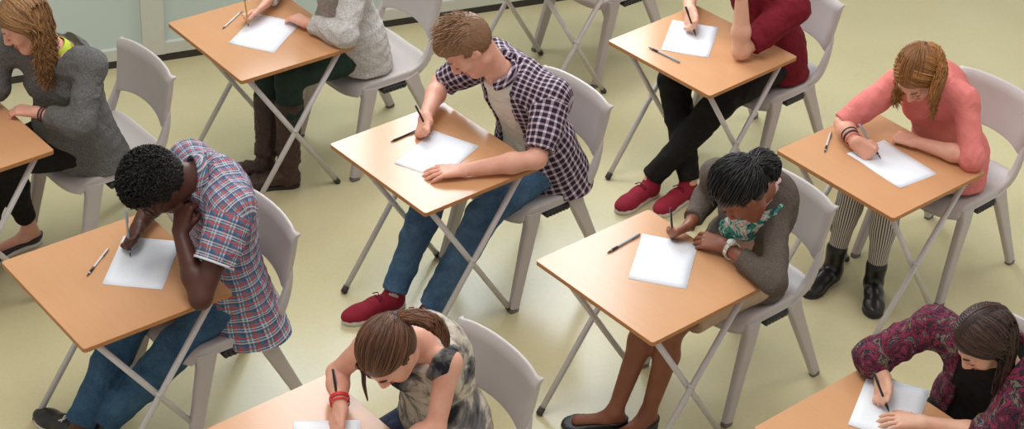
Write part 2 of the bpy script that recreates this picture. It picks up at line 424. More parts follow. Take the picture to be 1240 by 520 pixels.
M = dict(
    floor=m_floor(), wood=m_wood(), edge=m_edge(), window=m_window(), paper=m_paper(),
    metal=plain('grey_painted_steel', srgb(202, 197, 196), .4, .5, .1, .04),
    rubber=plain('dark_rubber', srgb(62, 56, 52), .7),
    plastic=plain('grey_moulded_plastic', srgb(187, 178, 175), .40, .4, 0, .03, 8, .08, 350),
    chair_foot=plain('grey_chair_foot', srgb(112, 103, 98), .6), pad=plain('black_plastic', srgb(40, 38, 38), .5),
    frame=plain('white_frame', srgb(206, 208, 198), .5, var=.02), glass=plain('pale_teal_panel', srgb(198, 212, 208), .25, .5, 0, .04, 1.2),
    base=plain('dark_skirting', srgb(52, 48, 44), .6), plaster=plain('pale_plaster', srgb(196, 198, 188), .8, var=.02),
    skin_fair=m_skin('skin_fair', srgb(226, 172, 150)), skin_rosy=m_skin('skin_rosy', srgb(222, 167, 144)), skin_olive=m_skin('skin_olive', srgb(218, 172, 146)),
    skin_brown=m_skin('skin_brown', srgb(140, 88, 66), .06), skin_dark=m_skin('skin_dark', srgb(82, 48, 38), .04),
    lip_fair=plain('lips_fair', srgb(190, 104, 96), .4), lip_brown=plain('lips_brown', srgb(120, 66, 58), .4), lip_dark=plain('lips_dark', srgb(92, 52, 46), .4),
    brow=plain('dark_brow_hair', srgb(62, 44, 34), .7), brow_light=plain('light_brow_hair', srgb(134, 96, 62), .7), lash=plain('dark_lash', srgb(34, 26, 24), .6),
    hair_light=m_hair('light_brown_hair', srgb(96, 66, 44), srgb(176, 132, 94)), hair_ginger=m_hair('ginger_blond_hair', srgb(100, 58, 28), srgb(196, 136, 76)),
    hair_blond=m_hair('dark_blond_hair', srgb(86, 56, 34), srgb(184, 136, 88)), hair_brown=m_hair('brown_hair', srgb(52, 32, 22), srgb(128, 84, 58)),
    hair_dark=m_hair('dark_brown_hair', srgb(26, 17, 15), srgb(84, 54, 44)), hair_black=m_hair('black_hair', srgb(12, 11, 12), srgb(44, 42, 44), .38), hair_afro=m_hair('black_curls', srgb(12, 10, 9), srgb(36, 28, 25), .6),
    check=m_plaid('checked_cotton', srgb(44, 34, 50), srgb(190, 168, 180), srgb(224, 208, 214), .026, .34),
    tartan=m_plaid('tartan_cotton', srgb(82, 114, 144), srgb(212, 204, 200), srgb(66, 84, 116), .041, .2, srgb(190, 82, 72)),
    white=plain('white_cotton', srgb(214, 206, 196), .85, .2, folds=True), lining=plain('pale_hem', srgb(214, 214, 220), .8),
    denim=m_denim('mid_denim', srgb(44, 70, 98), srgb(92, 122, 152)), denim_b=m_denim('blue_denim', srgb(36, 62, 88), srgb(74, 106, 134)), denim_d=m_denim('dark_denim', srgb(34, 40, 56), srgb(62, 70, 90)),
    coral=plain('coral_cotton', srgb(216, 124, 118), .85, .2, var=.05, scale=20, folds=True), red=m_knit('dark_red_cotton', srgb(108, 26, 38), srgb(118, 30, 42), 60), black=plain('black_cotton', srgb(28, 25, 26), .85, .2, var=.2, folds=True),
    legging=m_stripes(), knit=m_knit('speckled_knit', srgb(172, 166, 162), srgb(206, 202, 198), 150), sweat=m_knit('grey_marl', srgb(86, 84, 82), srgb(112, 110, 108), 180),
    green=plain('bottle_green_cotton', srgb(40, 58, 50), .85, .2, var=.12, folds=True), leather=plain('brown_leather', srgb(66, 46, 40), .5, .4, var=.15, folds=True), bleather=plain('black_leather', srgb(30, 27, 28), .3, .5),
    shoe_red=plain('red_canvas', srgb(136, 34, 50), .8, .2, var=.1), sole=plain('white_rubber', srgb(214, 206, 200), .6), sole_dark=plain('dark_sole', srgb(40, 34, 32), .6),
    cardigan=m_knit('brown_grey_knit', srgb(84, 74, 68), srgb(104, 94, 86), 220), scarf=m_multi('printed_scarf', [srgb(70, 62, 90), srgb(54, 140, 120), srgb(206, 196, 186), srgb(150, 120, 130), srgb(196, 188, 176)], 22),
    beige=plain('beige_cotton', srgb(186, 160, 136), .85, .2), paisley=m_multi('dark_printed_cloth', [srgb(34, 28, 38), srgb(92, 30, 52), srgb(44, 36, 46), srgb(128, 44, 66), srgb(42, 42, 58), srgb(116, 100, 84), srgb(58, 32, 46), srgb(40, 36, 44)], 17, 1.4),
    tiedye=m_tiedye(), lime=plain('lime_cloth', srgb(190, 206, 60), .8), wrist_red=plain('red_band', srgb(214, 40, 48), .5), band_dark=plain('dark_band', srgb(60, 40, 44), .6),
    steel=plain('bright_steel', srgb(214, 212, 206), .25, .5, .7, .02), dial=plain('white_dial', srgb(226, 226, 220), .3), wood_pencil=plain('yellow_pencil', srgb(196, 160, 84), .5), silver=plain('grey_barrel', srgb(150, 150, 156), .35), clear=plain('pale_barrel', srgb(206, 200, 196), .35),
    ink=plain('black_ink_plastic', srgb(30, 28, 30), .4), teal=plain('teal_cloth', srgb(50, 150, 128), .8), pink=plain('pale_pink_cloth', srgb(206, 170, 166), .85),
)

# ------------------------------------------------------------------ room shell
def struct(o): o['kind'] = 'structure'; return o
m = MB(); m.box((0.3, 6.2, -.05), (16, 16, .1)); struct(m.build('floor', M['floor'], smooth=False))
WA = V3(-1.78, 7.95, 0); WT = unit(V3(1.79, .87, 0)); WN = V3(WT[1], -WT[0], 0)     # foot of the glazed wall, its direction, its inward side
RW = np.array([WT, WN, V3(0, 0, 1)]).T
def wbox(s0, s1, z0, z1, d0, d1):
    m = MB(); c = WA + WT * (s0 + s1) / 2 + WN * (d0 + d1) / 2 + V3(0, 0, (z0 + z1) / 2)
    m.box(c, (s1 - s0, d1 - d0, z1 - z0), RW); return m
struct(wbox(-5, 7, 0, 7.0, -.32, -.12).build('wall_back', M['plaster'], smooth=False))
struct(wbox(-5, 7, 0, .04, -.12, -.005).build('baseboard_back', M['base'], smooth=False))
mull = [-1.35, -.04, 1.02, 2.2, 3.4, 4.6, 5.8]; PH = 1.40      # panels under the windows
for i in range(len(mull) - 1):
    a, b = mull[i], mull[i + 1]
    fr = MB(); t_ = .055
    for x in (wbox(a, a + t_, .04, PH, -.12, .0), wbox(b - t_, b, .04, PH, -.12, 0), wbox(a + t_, b - t_, .04, .10, -.12, -.004), wbox(a + t_, b - t_, PH - .04, PH, -.12, -.004)):
        fr.add(x.v, x.f)
    root = struct(fr.build('trim_%d' % (i + 1), M['frame'], smooth=False))
    wbox(a + t_, b - t_, .10, PH - .07, -.10, -.03).build('panel', M['glass'], root, smooth=False)
wi = 0
for (a, b, z0, z1) in ((.36, 1.16, 1.62, 4.6), (1.20, 2.00, 1.62, 4.6), (2.04, 2.84, 1.62, 4.6)):
    fr = MB(); t_ = .05
    for x in (wbox(a, a + t_, z0, z1, -.12, -.03), wbox(b - t_, b, z0, z1, -.12, -.03), wbox(a + t_, b - t_, z0, z0 + t_, -.12, -.03), wbox(a + t_, b - t_, z1 - t_, z1, -.12, -.03)):
        fr.add(x.v, x.f)
    wi += 1
    root = struct(fr.build('window_%d' % wi, M['frame'], smooth=False))
    wbox(a + t_, b - t_, z0 + t_, z1 - t_, -.11, -.08).build('pane', M['window'], root, smooth=False)

# ------------------------------------------------------------------ exam desks and chairs
DESKS = {'C': (-0.3178, 6.0940, 3.8873), 'B': (-1.3582, 5.1502, 3.8570), '2': (-1.1307, 6.9794, 3.8497), '4': (0.7813, 7.1261, 3.9220), '5': (1.4531, 6.2811, 3.8840), '8': (0.5104, 5.3986, 3.8904), '9': (1.2357, 4.5401, 3.8767), '1': (-2.1820, 5.9695, 3.8834), '7': (-0.5731, 4.2809, 3.8834), '10': (0.0751, 7.9553, 3.8834)}
DW, DD, DH = .606, .571, .72
def desk_matrix(n):
    x, y, th = DESKS[n]; return V3(x, y, 0), th - math.pi / 2
def to_world(n, p):
    o, rz = desk_matrix(n); c, s = math.cos(rz), math.sin(rz)
    return V3(o[0] + c * p[0] - s * p[1], o[1] + s * p[0] + c * p[1], p[2])

def make_desk():
    root = empty('exam_desk', (0, 0, 0))
    m = MB(); r = .012; pts = []
    for sx, sy, a0 in ((1, 1, 0), (-1, 1, 90), (-1, -1, 180), (1, -1, 270)):
        for k in range(5):
            a = math.radians(a0 + k * 22.5); pts.append((sx * (DW / 2 - r) + r * math.cos(a), sy * (DD / 2 - r) + r * math.sin(a)))
    m.loft([[V3(x, y, DH - .018) for x, y in pts], [V3(x, y, DH) for x, y in pts]])
    top = m.build('tabletop', M['wood'], root, bevel=.0015, seg=1)
    top.data.materials.append(M['edge'])
    for p in top.data.polygons:
        if abs(p.normal.z) < .5: p.material_index = 1
    # two scissor frames: each leg is a square-ish steel tube from under the top down to the floor at the other end
    for sx in (-1, 1):
        for (dirn, xo) in ((1, .262), (-1, .238)):
            y0, y1 = -.225 * dirn, .232 * dirn
            m = MB(); m.tube([V3(sx * xo, y0, DH - .03), V3(sx * xo, y1, .018)], .0118, 10)
            lg = m.build('leg', M['metal'], root)
            m = MB(); d = unit(V3(0, y1 - y0, .018 - DH + .03)); p = V3(sx * xo, y1, .018)
            m.tube([p - d * .014, p + d * .016], .0135, 10); m.build('foot_cap', M['rubber'], lg)
        m = MB(); m.tube([V3(sx * .226, .0035, .369), V3(sx * .276, .0035, .369)], .0065, 10); m.build('pivot_bolt', M['metal'], root)
    for yy, xo in ((-.225, .262), (.225, .238)):
        m = MB(); m.tube([V3(-xo, yy, DH - .03), V3(xo, yy, DH - .03)], .0118, 10); m.build('cross_rail', M['metal'], root)
    for yy, xo in ((.09, .262), (-.09, .238)):
        m = MB(); m.tube([V3(-xo, yy, .228), V3(xo, yy, .228)], .008, 8)
    return root

def rrect(w, h, r, n=4):
    o = []
    for sx, sy, a0 in ((1, 1, 0), (-1, 1, 90), (-1, -1, 180), (1, -1, 270)):
        for k in range(n + 1):
            a = math.radians(a0 + 90 * k / n); o.append((sx * (w / 2 - r) + r * math.cos(a), sy * (h / 2 - r) + r * math.sin(a)))
    return o
def sweep(m, pts, sizes, xref):
    """rounded rectangle sections (w along xref-ish, h across) swept along pts"""
    pts = [np.array(p, float) for p in pts]; rings = []
    for i, p in enumerate(pts):
        t = unit(pts[min(i + 1, len(pts) - 1)] - pts[max(i - 1, 0)])
        a = unit(np.array(xref, float) - t * (np.array(xref, float) @ t)); b = np.cross(t, a); w, h = sizes[i]
        rings.append([p + a * x + b * y for x, y in rrect(w, h, min(w, h) * .32, 3)])
    m.loft(rings)

def make_chair():
    root = empty('school_chair', (0, 0, 0))
    # seat: dished panel with rolled edges; origin on the floor under the seat centre, forward is +y
    nu, nv = 13, 13
    def seat(u, v):     # u,v in -1..1
        w = .205 - .012 * v * 0 - .018 * max(0, -v) ** 2
        y = .215 * v - .01
        x = u * w * (1 - .05 * abs(v) ** 6)
        y -= .03 * (abs(u) ** 4) * (1 if v > 0 else -1) * abs(v) ** 3
        z = .458 - .016 * (1 - u * u) * (1 - .5 * v * v) + .008 * abs(u) ** 3
        if v > .6: z -= .030 * ((v - .6) / .4) ** 2
        if v < -.65: z += .035 * ((-v - .65) / .35) ** 2
        return V3(x, y, z)
    top = [[seat(-1 + 2 * i / (nu - 1), -1 + 2 * j / (nv - 1)) for i in range(nu)] for j in range(nv)]
    v = [p for r in top for p in r]; f = [(j * nu + i, j * nu + i + 1, (j + 1) * nu + i + 1, (j + 1) * nu + i) for j in range(nv - 1) for i in range(nu - 1)]
    # skirt all round
    b = [j * nu for j in range(0)]; ring = [(0, i) for i in range(nu)] + [(j, nu - 1) for j in range(1, nv)] + [(nv - 1, i) for i in range(nu - 2, -1, -1)] + [(j, 0) for j in range(nv - 2, 0, -1)]
    idx0 = [j * nu + i for j, i in ring]; base = len(v); depth = lambda j: .040 if j < nv - 2 else .030
    for (j, i) in ring:
        p = top[j][i]; o = V3(p[0], p[1] + .01, 0); o = o / np.linalg.norm(o); v.append(p + o * .008 + V3(0, 0, -.008))
    for (j, i) in ring:
        p = top[j][i]; v.append(p * V3(1.035, 1.03, 1) + V3(0, 0, -depth(j)))
    n = len(ring)
    for a, bb in ((idx0, [base + k for k in range(n)]), ([base + k for k in range(n)], [base + n + k for k in range(n)])):
        for k in range(n): f.append((a[(k + 1) % n], a[k], bb[k], bb[(k + 1) % n]))
    f.append(tuple(base + n + k for k in range(n)))
    m = MB(); m.add(v, f); m.build('seat', M['plastic'], root, subsurf=1)
    # backrest: curved panel with rounded corners and a flange turned back at the sides
    nu, nv = 17, 11
    def back(u, v, t):
        hw = .200 + .010 * v
        zz = .585 + (v + 1) / 2 * .235
        cu = abs(u) ** 5; zt = zz - .016 * cu * max(0, v) ** 3 + .020 * (abs(u) ** 6) * max(0, -v) ** 3 * -1 + .022 * (1 - u * u) * max(0, -v) ** 2
        y = -.208 - .036 * (zz - .585) / .235 - .034 * (1 - u * u) + .010 * v * v * (v > 0)
        if v > .75: y -= .016 * ((v - .75) / .25) ** 2
        return V3(u * hw, y - t - (.022 * max(0, abs(u) - .93) / .07 if t > 0 else .010 * max(0, abs(u) - .9) / .1), zt)
    def us(i):
        s = -1 + 2 * i / (nu - 1); return math.copysign(abs(s) ** .8, s)
    F_ = [[back(us(i), -1 + 2 * j / (nv - 1), 0) for i in range(nu)] for j in range(nv)]
    B_ = [[back(us(i), -1 + 2 * j / (nv - 1), .012) for i in range(nu)] for j in range(nv)]
    v = [p for r in F_ for p in r] + [p for r in B_ for p in r]; o = nu * nv; f = []
    for j in range(nv - 1):
        for i in range(nu - 1):
            a = j * nu + i; f.append((a + 1, a, a + nu, a + nu + 1)); f.append((o + a, o + a + 1, o + a + nu + 1, o + a + nu))
    rg = [i for i in range(nu)] + [j * nu + nu - 1 for j in range(1, nv)] + [(nv - 1) * nu + i for i in range(nu - 2, -1, -1)] + [j * nu for j in range(nv - 2, 0, -1)]
    for k in range(len(rg)):
        a, b2 = rg[k], rg[(k + 1) % len(rg)]; f.append((a, b2, o + b2, o + a))
    m = MB(); m.add(v, f); bk = m.build('backrest', M['plastic'], root, bevel=.004, seg=2)
    for s in (-1, 1):
        m = MB()   # upright that carries the backrest, growing out of the seat corner
        sweep(m, [(s * .196, -.06, .440), (s * .197, -.13, .447), (s * .198, -.178, .470), (s * .198, -.206, .520), (s * .195, -.232, .585), (s * .188, -.250, .66)],
              [(.026, .030), (.028, .040), (.030, .048), (.028, .040), (.024, .028), (.018, .014)], (1, 0, 0))
        m.build('back_upright', M['plastic'], root, subsurf=1)
        for (y0, y1, x1, fr) in ((.120, .212, .228, 1), (-.105, -.300, .222, 0)):
            m = MB()
            tp, fp = V3(s * .196, y0, .432), V3(s * x1, y1, .014)
            w0 = .070 if fr else .064
            k1 = tp + V3(s * .010, (y1 - y0) * .10, -.05)
            sweep(m, [tp + V3(0, 0, .004), k1, k1 + (fp - k1) * .4, k1 + (fp - k1) * .75, fp], [(.040, w0 * 1.25), (.036, w0), (.033, w0 * .84), (.031, w0 * .72), (.030, w0 * .66)], (1, 0, 0))
            lg = m.build('leg', M['plastic'], root, bevel=.004)
            m = MB(); sweep(m, [fp + V3(0, 0, -.001), fp + V3(0, 0, -.014)], [(.032, w0 * .70), (.030, w0 * .64)], (1, 0, 0)); m.build('foot_cap', M['chair_foot'], lg)
        m = MB()      # ribbed dark pad under the seat edge
        for k in range(7): m.tube([V3(s * .168, -.062 + k * .0175, .402), V3(s * .214, -.062 + k * .0175, .402)], .0125, 10)
        m.box((s * .191, -.010, .408), (.040, .118, .020))
        m.build('stacking_pad', M['pad'], root)
    return root

CHAIRS = {'C': (-0.02, -0.46, 0), 'B': (-0.03, -0.33, 0), '2': (-0.03, -0.53, 0), '4': (0, -0.435, 0), '5': (0.015, -0.515, 0.02), '8': (0.015, -0.51, 0), '9': (0, -0.52, 0), '7': (-0.005, -0.495, 0), '1': (0, -0.61, 0), '10': (0.06, -0.46, 0)}
DESK_LABELS = {
 'C': 'beech exam desk of the boy in the checked shirt, middle of the hall',
 'B': 'beech exam desk of the boy in the blue and red tartan shirt',
 '2': 'beech exam desk of the student in brown boots, beside the glazed wall',
 '4': 'beech exam desk of the student in the dark red shirt and red trainers',
 '5': 'beech exam desk of the girl in the coral top',
 '8': 'beech exam desk of the student in the grey-brown cardigan and black flats',
 '9': 'beech exam desk of the student in the patterned jacket, bottom right corner',
 '7': 'beech exam desk of the girl in the sleeveless tie-dye top',
 '1': 'beech exam desk of the girl in the grey sweatshirt, far left',
 '10': 'unoccupied exam desk at the top, only its crossed steel legs in view'}
CHAIR_LABELS = {
 'C': 'grey plastic school chair under the boy in the checked shirt',
 'B': 'grey plastic school chair under the boy in the tartan shirt',
 '2': 'grey plastic school chair under the student in green trousers and brown boots',
 '4': 'grey plastic school chair under the student in the dark red shirt',
 '5': 'grey plastic school chair under the girl in the coral top',
 '8': 'grey plastic school chair under the student in the grey-brown cardigan',
 '9': 'grey plastic school chair mostly hidden behind the student in the patterned jacket',
 '7': 'grey plastic school chair behind the girl in the tie-dye top',
 '1': 'grey plastic school chair under the girl in the grey sweatshirt',
 '10': 'empty grey plastic school chair at the top centre, seat and legs in view'}
proto_d, proto_c = make_desk(), make_chair()
first = True
for n in DESKS:
    o, rz = desk_matrix(n)
    d = proto_d if first else copy_tree(proto_d)
    d.location = o; d.rotation_euler = (0, 0, rz); tag(d, DESK_LABELS[n], 'desk', 'exam desks in the hall')
    cx, cy, ca = CHAIRS[n]
    c = proto_c if first else copy_tree(proto_c)
    c.location = to_world(n, V3(cx, cy, 0)); c.rotation_euler = (0, 0, rz + ca); tag(c, CHAIR_LABELS[n], 'chair', 'grey school chairs')
    first = False

# ------------------------------------------------------------------ papers and loose pens
PAPERS = {'C': (-.005, -.01, 111), 'B': (.024, -.117, 137), '2': (0, -.02, 124), '4': (.095, -.023, 123.5), '5': (-.04, -.02, -5), '8': (.023, -.09, 126), '9': (.105, -.155, 118), '7': (-.013, -.063, 146)}
PAPER_LABELS = {'C': 'white exam paper under the hands of the boy in the checked shirt', 'B': 'white exam paper on the desk of the boy in the tartan shirt', '2': 'white exam paper on the desk beside the glazed wall',
 '4': 'white exam paper in front of the student in the dark red shirt', '5': 'white exam paper in front of the girl in the coral top', '8': 'white exam paper in front of the student in the grey-brown cardigan',
 '9': 'white exam paper in front of the student in the patterned jacket', '7': 'white exam paper in front of the girl with the red wristband, cut by the frame'}
def sheet(n, cx, cy, deg, z):
    a = math.radians(deg); d = V3(math.cos(a), math.sin(a), 0); e = V3(-d[1], d[0], 0); v = []; uv = []; nu, nv = 7, 9
    for j in range(nv):
        for i in range(nu):
            s, t = i / (nu - 1) - .5, j / (nv - 1) - .5
            v.append(d * t * .297 + e * s * .21 + V3(0, 0, .0010 * (1 + math.sin(7 * t + 3 * s + cx * 50)) * (abs(s) * 2) ** 2))
    f = np.array([(j * nu + i, j * nu + i + 1, (j + 1) * nu + i + 1, (j + 1) * nu + i) for j in range(nv - 1) for i in range(nu - 1)])
    v = np.array(v)
    for q in f:
        for k in q: uv.append(((k % nu) / (nu - 1), 1 - (k // nu) / (nv - 1)))
    # world placement
    o, rz = desk_matrix(n)
    ob = mesh_obj('exam_paper', v, f, M['paper'], uv=uv); ob.location = to_world(n, V3(cx, cy, z)); ob.rotation_euler = (0, 0, rz)
    sd = ob.modifiers.new('thick', 'SOLIDIFY'); sd.thickness = .0004; sd.offset = 1
    return ob
for n, (cx, cy, dg) in PAPERS.items():
    tag(sheet(n, cx, cy, dg, DH + .0006), PAPER_LABELS[n], 'paper', 'exam papers on the desks')

def pen(name, n, tip, top, mats, label, r=.0042, pencil=False):
    """tip and top in the desk's own frame; barrel, dark grip, cap with clip, point"""
    tip, top = np.array(tip, float), np.array(top, float); L = np.linalg.norm(top - tip); d = (top - tip) / L
    root = empty(name, to_world(n, tip)); root.rotation_euler = (0, 0, desk_matrix(n)[1])
    P = lambda t: d * L * t
    m = MB(); m.tube([P(.10), P(.12), P(.30), P(.78), P(.99), P(1.0)], [r * .8, r, r, r, r * .95, r * .6], 6 if pencil else 10); m.build('barrel', mats[0], root)
    m = MB(); m.tube([P(0), P(.03), P(.105)], [.0005, r * .35, r * .85], 8); m.build('point', mats[1], root)
    m = MB()
    if pencil: m.tube([P(.93), P(1.03)], [r * 1.05, r * 1.05], 8); m.build('eraser', mats[2], root)
    else:
        m.tube([P(.14), P(.32)], [r * 1.12, r * 1.12], 10); m.build('grip', mats[1], root)
        s = unit(np.cross(d, V3(.3, .2, 1))); m = MB(); m.tube([P(.72) + s * r * 1.5, P(.98) + s * r * 1.5, P(.985) + s * r * .5], .0011, 6); m.build('clip', mats[2], root)
    tag(root, label, 'pencil' if pencil else 'pen', 'pens and pencils of the students'); return root
Z = DH + .0045
pen('pen', 'C', (.172, .085, Z), (.181, -.052, Z), (M['ink'], M['ink'], M['silver']), 'black pen lying beside the writing hand of the boy in the checked shirt')
pen('pen', 'B', (.053, .085, Z), (.160, -.055, Z), (M['clear'], M['ink'], M['ink']), 'pale pen with dark ends lying left of the paper of the boy in tartan')
pen('pencil', '2', (.122, .120, Z), (.215, -.030, Z), (M['clear'], M['ink'], M['silver']), 'pale pencil lying beside the paper on the desk by the glazed wall', pencil=True)
pen('pen', '4', (.148, .190, Z), (-.030, .179, Z), (M['silver'], M['ink'], M['silver']), 'grey pen lying along the front of the paper of the student in dark red', r=.0048)
pen('pen', '5', (.172, .145, Z), (.262, .005, Z), (M['clear'], M['ink'], M['ink']), 'pale pen lying alone on the left of the desk of the girl in coral')
pen('pen', '8', (.178, .049, Z), (.197, -.135, Z), (M['silver'], M['ink'], M['ink']), 'grey pen lying left of the paper of the student in the cardigan', r=.0048)

# ------------------------------------------------------------------ people
def head_axes(yaw, pitch, roll):
    y, p, r = map(math.radians, (yaw, pitch, roll)); f0 = V3(math.sin(y), math.cos(y), 0)
    f = f0 * math.cos(p) + V3(0, 0, -math.sin(p)); u = f0 * math.sin(p) + V3(0, 0, math.cos(p)); x = np.cross(f, u)
    return np.array([x * math.cos(r) - u * math.sin(r), f, u * math.cos(r) + x * math.sin(r)])

class Head:
    def __init__(s, H, ang, sc=1.0): s.H = np.array(H, float); s.R = head_axes(*ang); s.sc = sc
    def w(s, *p): return s.H + s.sc * (np.array(p, float) @ s.R)
    def loc(s, v): return ((v - s.H) @ s.R.T) / s.sc
C0 = V3(0, -.015, .03); CR = V3(.0765, .0965, .0875)

def head_skin(fd, hd, N, neck=.05):
    w, R, q = hd.w, hd.R, hd.sc
    E = lambda c, r, k=.02, mode='add': fd.ell(w(*c), R, np.array(r) * q, k * q, mode)
    K = lambda a, b, r1, r2, k=.012, mode='add': fd.cone(w(*a), w(*b), r1 * q, r2 * q, k * q, mode)
    E((0, -.015, .03), (.075, .095, .085))
    E((0, .030, -.030), (.058, .064, .080), .03)
    E((0, .064, -.092), (.030, .028, .024), .03)
    K((-.046, .0, -.075), (0, .068, -.098), .020, .018, .03); K((.046, .0, -.075), (0, .068, -.098), .020, .018, .03)
    for sx in (-1, 1):
        E((sx * .038, .062, -.028), (.026, .024, .024), .02)
        E((sx * .032, .104, .000), (.017, .018, .013), .014, 'sub')
        K((sx * .016, .088, .019), (sx * .046, .074, .020), .010, .008, .012)
        E((sx * .032, .077, .000), (.0155, .0150, .0125), .003)
        E((sx * .077, -.006, -.006), (.009, .019, .032), .006)
        E((sx * .086, .002, -.004), (.006, .009, .017), .006, 'sub')
        E((sx * .012, .101, -.036), (.009, .011, .008), .006)
    K((0, .090, .014), (0, .113, -.030), .0075, .0115, .010)
    for a, b in (((-.021, .082, -.066), (-.006, .097, -.062)), ((.006, .097, -.062), (.021, .082, -.066)), ((-.006, .097, -.062), (.006, .097, -.062))): K(a, b, .0052, .0060, .004)
    K((-.018, .083, -.070), (0, .095, -.074), .0055, .0072, .004); K((.018, .083, -.070), (0, .095, -.074), .0055, .0072, .004)
    fd.cone(w(0, -.034, -.030), np.array(N), neck, neck * 1.08, .03)

def hand(fd, W, tgt, side, mode, roll=0, hs=1.0, G=None, pd=None):
    W = np.array(W, float); d = unit(np.array(tgt) - W); dn = unit(V3(0, 0, -1) - d * (-d[2])); s0 = -side * np.cross(dn, d)
    a = math.radians(roll); n = math.cos(a) * dn + math.sin(a) * s0; s = math.cos(a) * s0 - math.sin(a) * dn
    offs = (.031, .0105, -.0105, -.030); fw = (.088, .092, .088, .080); Ks = []
    for o, f in zip(offs, fw):
        Kp = W + hs * (d * f + s * o - n * .004); Ks.append(Kp)
        fd.cone(W + hs * (d * .008 + s * o * .55), Kp, .0150 * hs, .0108 * hs, .014)
    rad = lambda i: (.0092, .0094, .0090, .0080)[i] * hs
    lens = (.072, .080, .074, .058)
    def chain(Kp, dr, L, bends, r):
        ang = 0; p = Kp
        for sl, b, r1, r2 in zip((.46, .31, .23), bends, (1, .94, .86), (.94, .86, .74)):
            ang += math.radians(b); q = p + L * sl * (math.cos(ang) * dr + math.sin(ang) * n); fd.cone(p, q, r * r1, r * r2, .004); p = q
        return p
    def arc(p0, p2, bulge, r, r2):
        c = (p0 + p2) / 2 + bulge; P = [(1 - t) ** 2 * p0 + 2 * t * (1 - t) * c + t * t * p2 for t in (0, .36, .70, 1)]
        for i in range(3): fd.cone(P[i], P[i + 1], r + (r2 - r) * i / 3, r + (r2 - r) * (i + 1) / 3, .004)
    if mode == 'flat':
        for i in range(4): chain(Ks[i], unit(d + s * offs[i] * 5.5), lens[i] * hs, (9, 14, 10), rad(i))
        t0 = W + hs * (d * .020 + s * .022 + n * .004); t1 = t0 + hs * .040 * unit(d * .75 + s * .66 + n * .10); t2 = t1 + hs * .032 * unit(d * .88 + s * .40 + n * .1); t3 = t2 + hs * .026 * unit(d * .95 + s * .22)
    elif mode == 'curl':
        for i in range(4): chain(Ks[i], unit(d + s * offs[i] * 2), lens[i] * hs, (58, 70, 50), rad(i) * 1.04)
        t0 = W + hs * (d * .022 + s * .022 + n * .006); t1 = t0 + hs * .040 * unit(d * .8 + s * .45 + n * .35); t2 = t1 + hs * .030 * unit(d * .7 - s * .15 + n * .7); t3 = t2 + hs * .024 * unit(d * .4 - s * .7 + n * .5)
    elif mode == 'relax':
        for i in range(4): chain(Ks[i], unit(d + s * offs[i] * 2.5), lens[i] * hs, (24, 34, 24), rad(i))
        t0 = W + hs * (d * .022 + s * .022 + n * .006); t1 = t0 + hs * .040 * unit(d * .8 + s * .5 + n * .3); t2 = t1 + hs * .031 * unit(d * .9 + s * .1 + n * .35); t3 = t2 + hs * .026 * unit(d * .9 - s * .2 + n * .3)
    else:       # pen grip round point G, pd = direction from the point of the pen to its top
        G = np.array(G, float); pd = unit(pd); ps = unit(s - pd * (s @ pd)); pn = unit(-n - pd * (-n @ pd))
        arc(Ks[0], G + pn * .007 + pd * .002, -n * .026 * hs, rad(0), rad(0) * .78)
        arc(Ks[1], G - ps * .011 - pd * .004, -n * .024 * hs - s * .004, rad(1), rad(1) * .78)
        arc(Ks[2], G - ps * .026 - pd * .006 - d * .008, -n * .020 * hs + d * .012, rad(2), rad(2) * .8)
        arc(Ks[3], G - ps * .040 - pd * .004 - d * .016, -n * .014 * hs + d * .010, rad(3), rad(3) * .8)
        t0 = W + hs * (d * .022 + s * .020 + n * .004); t3 = G + ps * .009 + pd * .006; t1 = t0 + (t3 - t0) * .45 + s * .012; t2 = t0 + (t3 - t0) * .76 + s * .010
    fd.cone(W + hs * d * .012 + s * .008, t0, .014 * hs, .0135 * hs, .012)
    fd.cone(t0, t1, .0135 * hs, .0112 * hs, .008); fd.cone(t1, t2, .0108 * hs, .0098 * hs, .004); fd.cone(t2, t3, .0098 * hs, .0078 * hs, .004)
    return Ks

def spine(J, back=.0):
    P, N, SL, SR = J['P'], J['N'], J['SL'], J['SR']
    xs = unit(SR - SL); up = unit(N - P); xa = unit(xs - up * (xs @ up)); fwd = np.cross(up, xa) ; fwd = unit(fwd)
    A = P + .32 * (N - P) - fwd * back; Cc = P + .72 * (N - P) - fwd * back * 1.1
    xm = unit(V3(1, 0, 0) + xa)
    def fr(x, u): x = unit(x - u * (x @ u)); return np.array([x, np.cross(u, x), u])
    return dict(P=P, A=A, C=Cc, N=N, fP=fr(V3(1, 0, 0), V3(0, 0, 1)), fA=fr(xm, up), fC=fr(xa, up), fwd=fwd, xa=xa, up=up)

def torso(fd, J, sp, off, w=1.0, bust=0, bare_arms=False):
    fd.ell(sp['P'] + V3(0, 0, .01), sp['fP'], (.162 * w + off, .122 + off, .105 + off), .05)
    fd.ell(sp['A'], sp['fA'], (.138 * w + off, .098 + off, .165), .07)
    fd.ell(sp['C'], sp['fC'], (.150 * w + off, .104 + off, .175 + off), .06)
    if bust:
        for sx in (-1, 1): fd.ell(sp['C'] + sx * .072 * w * sp['xa'] + sp['fwd'] * .075 - sp['up'] * .01, sp['fC'], (.058 + off, .050 + off, .055 + off), .04)
    r = .050 * w + off
    SL, SR = (J['SL'], J['SR']) if not bare_arms else (J['SL'] * .92 + J['SR'] * .08, J['SR'] * .92 + J['SL'] * .08)
    if bare_arms: r = .043 + off
    fd.cone(SL, SR, r, r, .06)
    nb = J['N'] + sp['up'] * .0
    for S in (SL, SR): fd.cone(S, nb - sp['up'] * .015, r * .88, .040 + off, .05)
    fd.cone(sp['C'], nb, .075 + off, .050 + off, .05)

def bounds(pts, pad):
    p = np.array(pts); return p.min(0) - pad, p.max(0) + pad

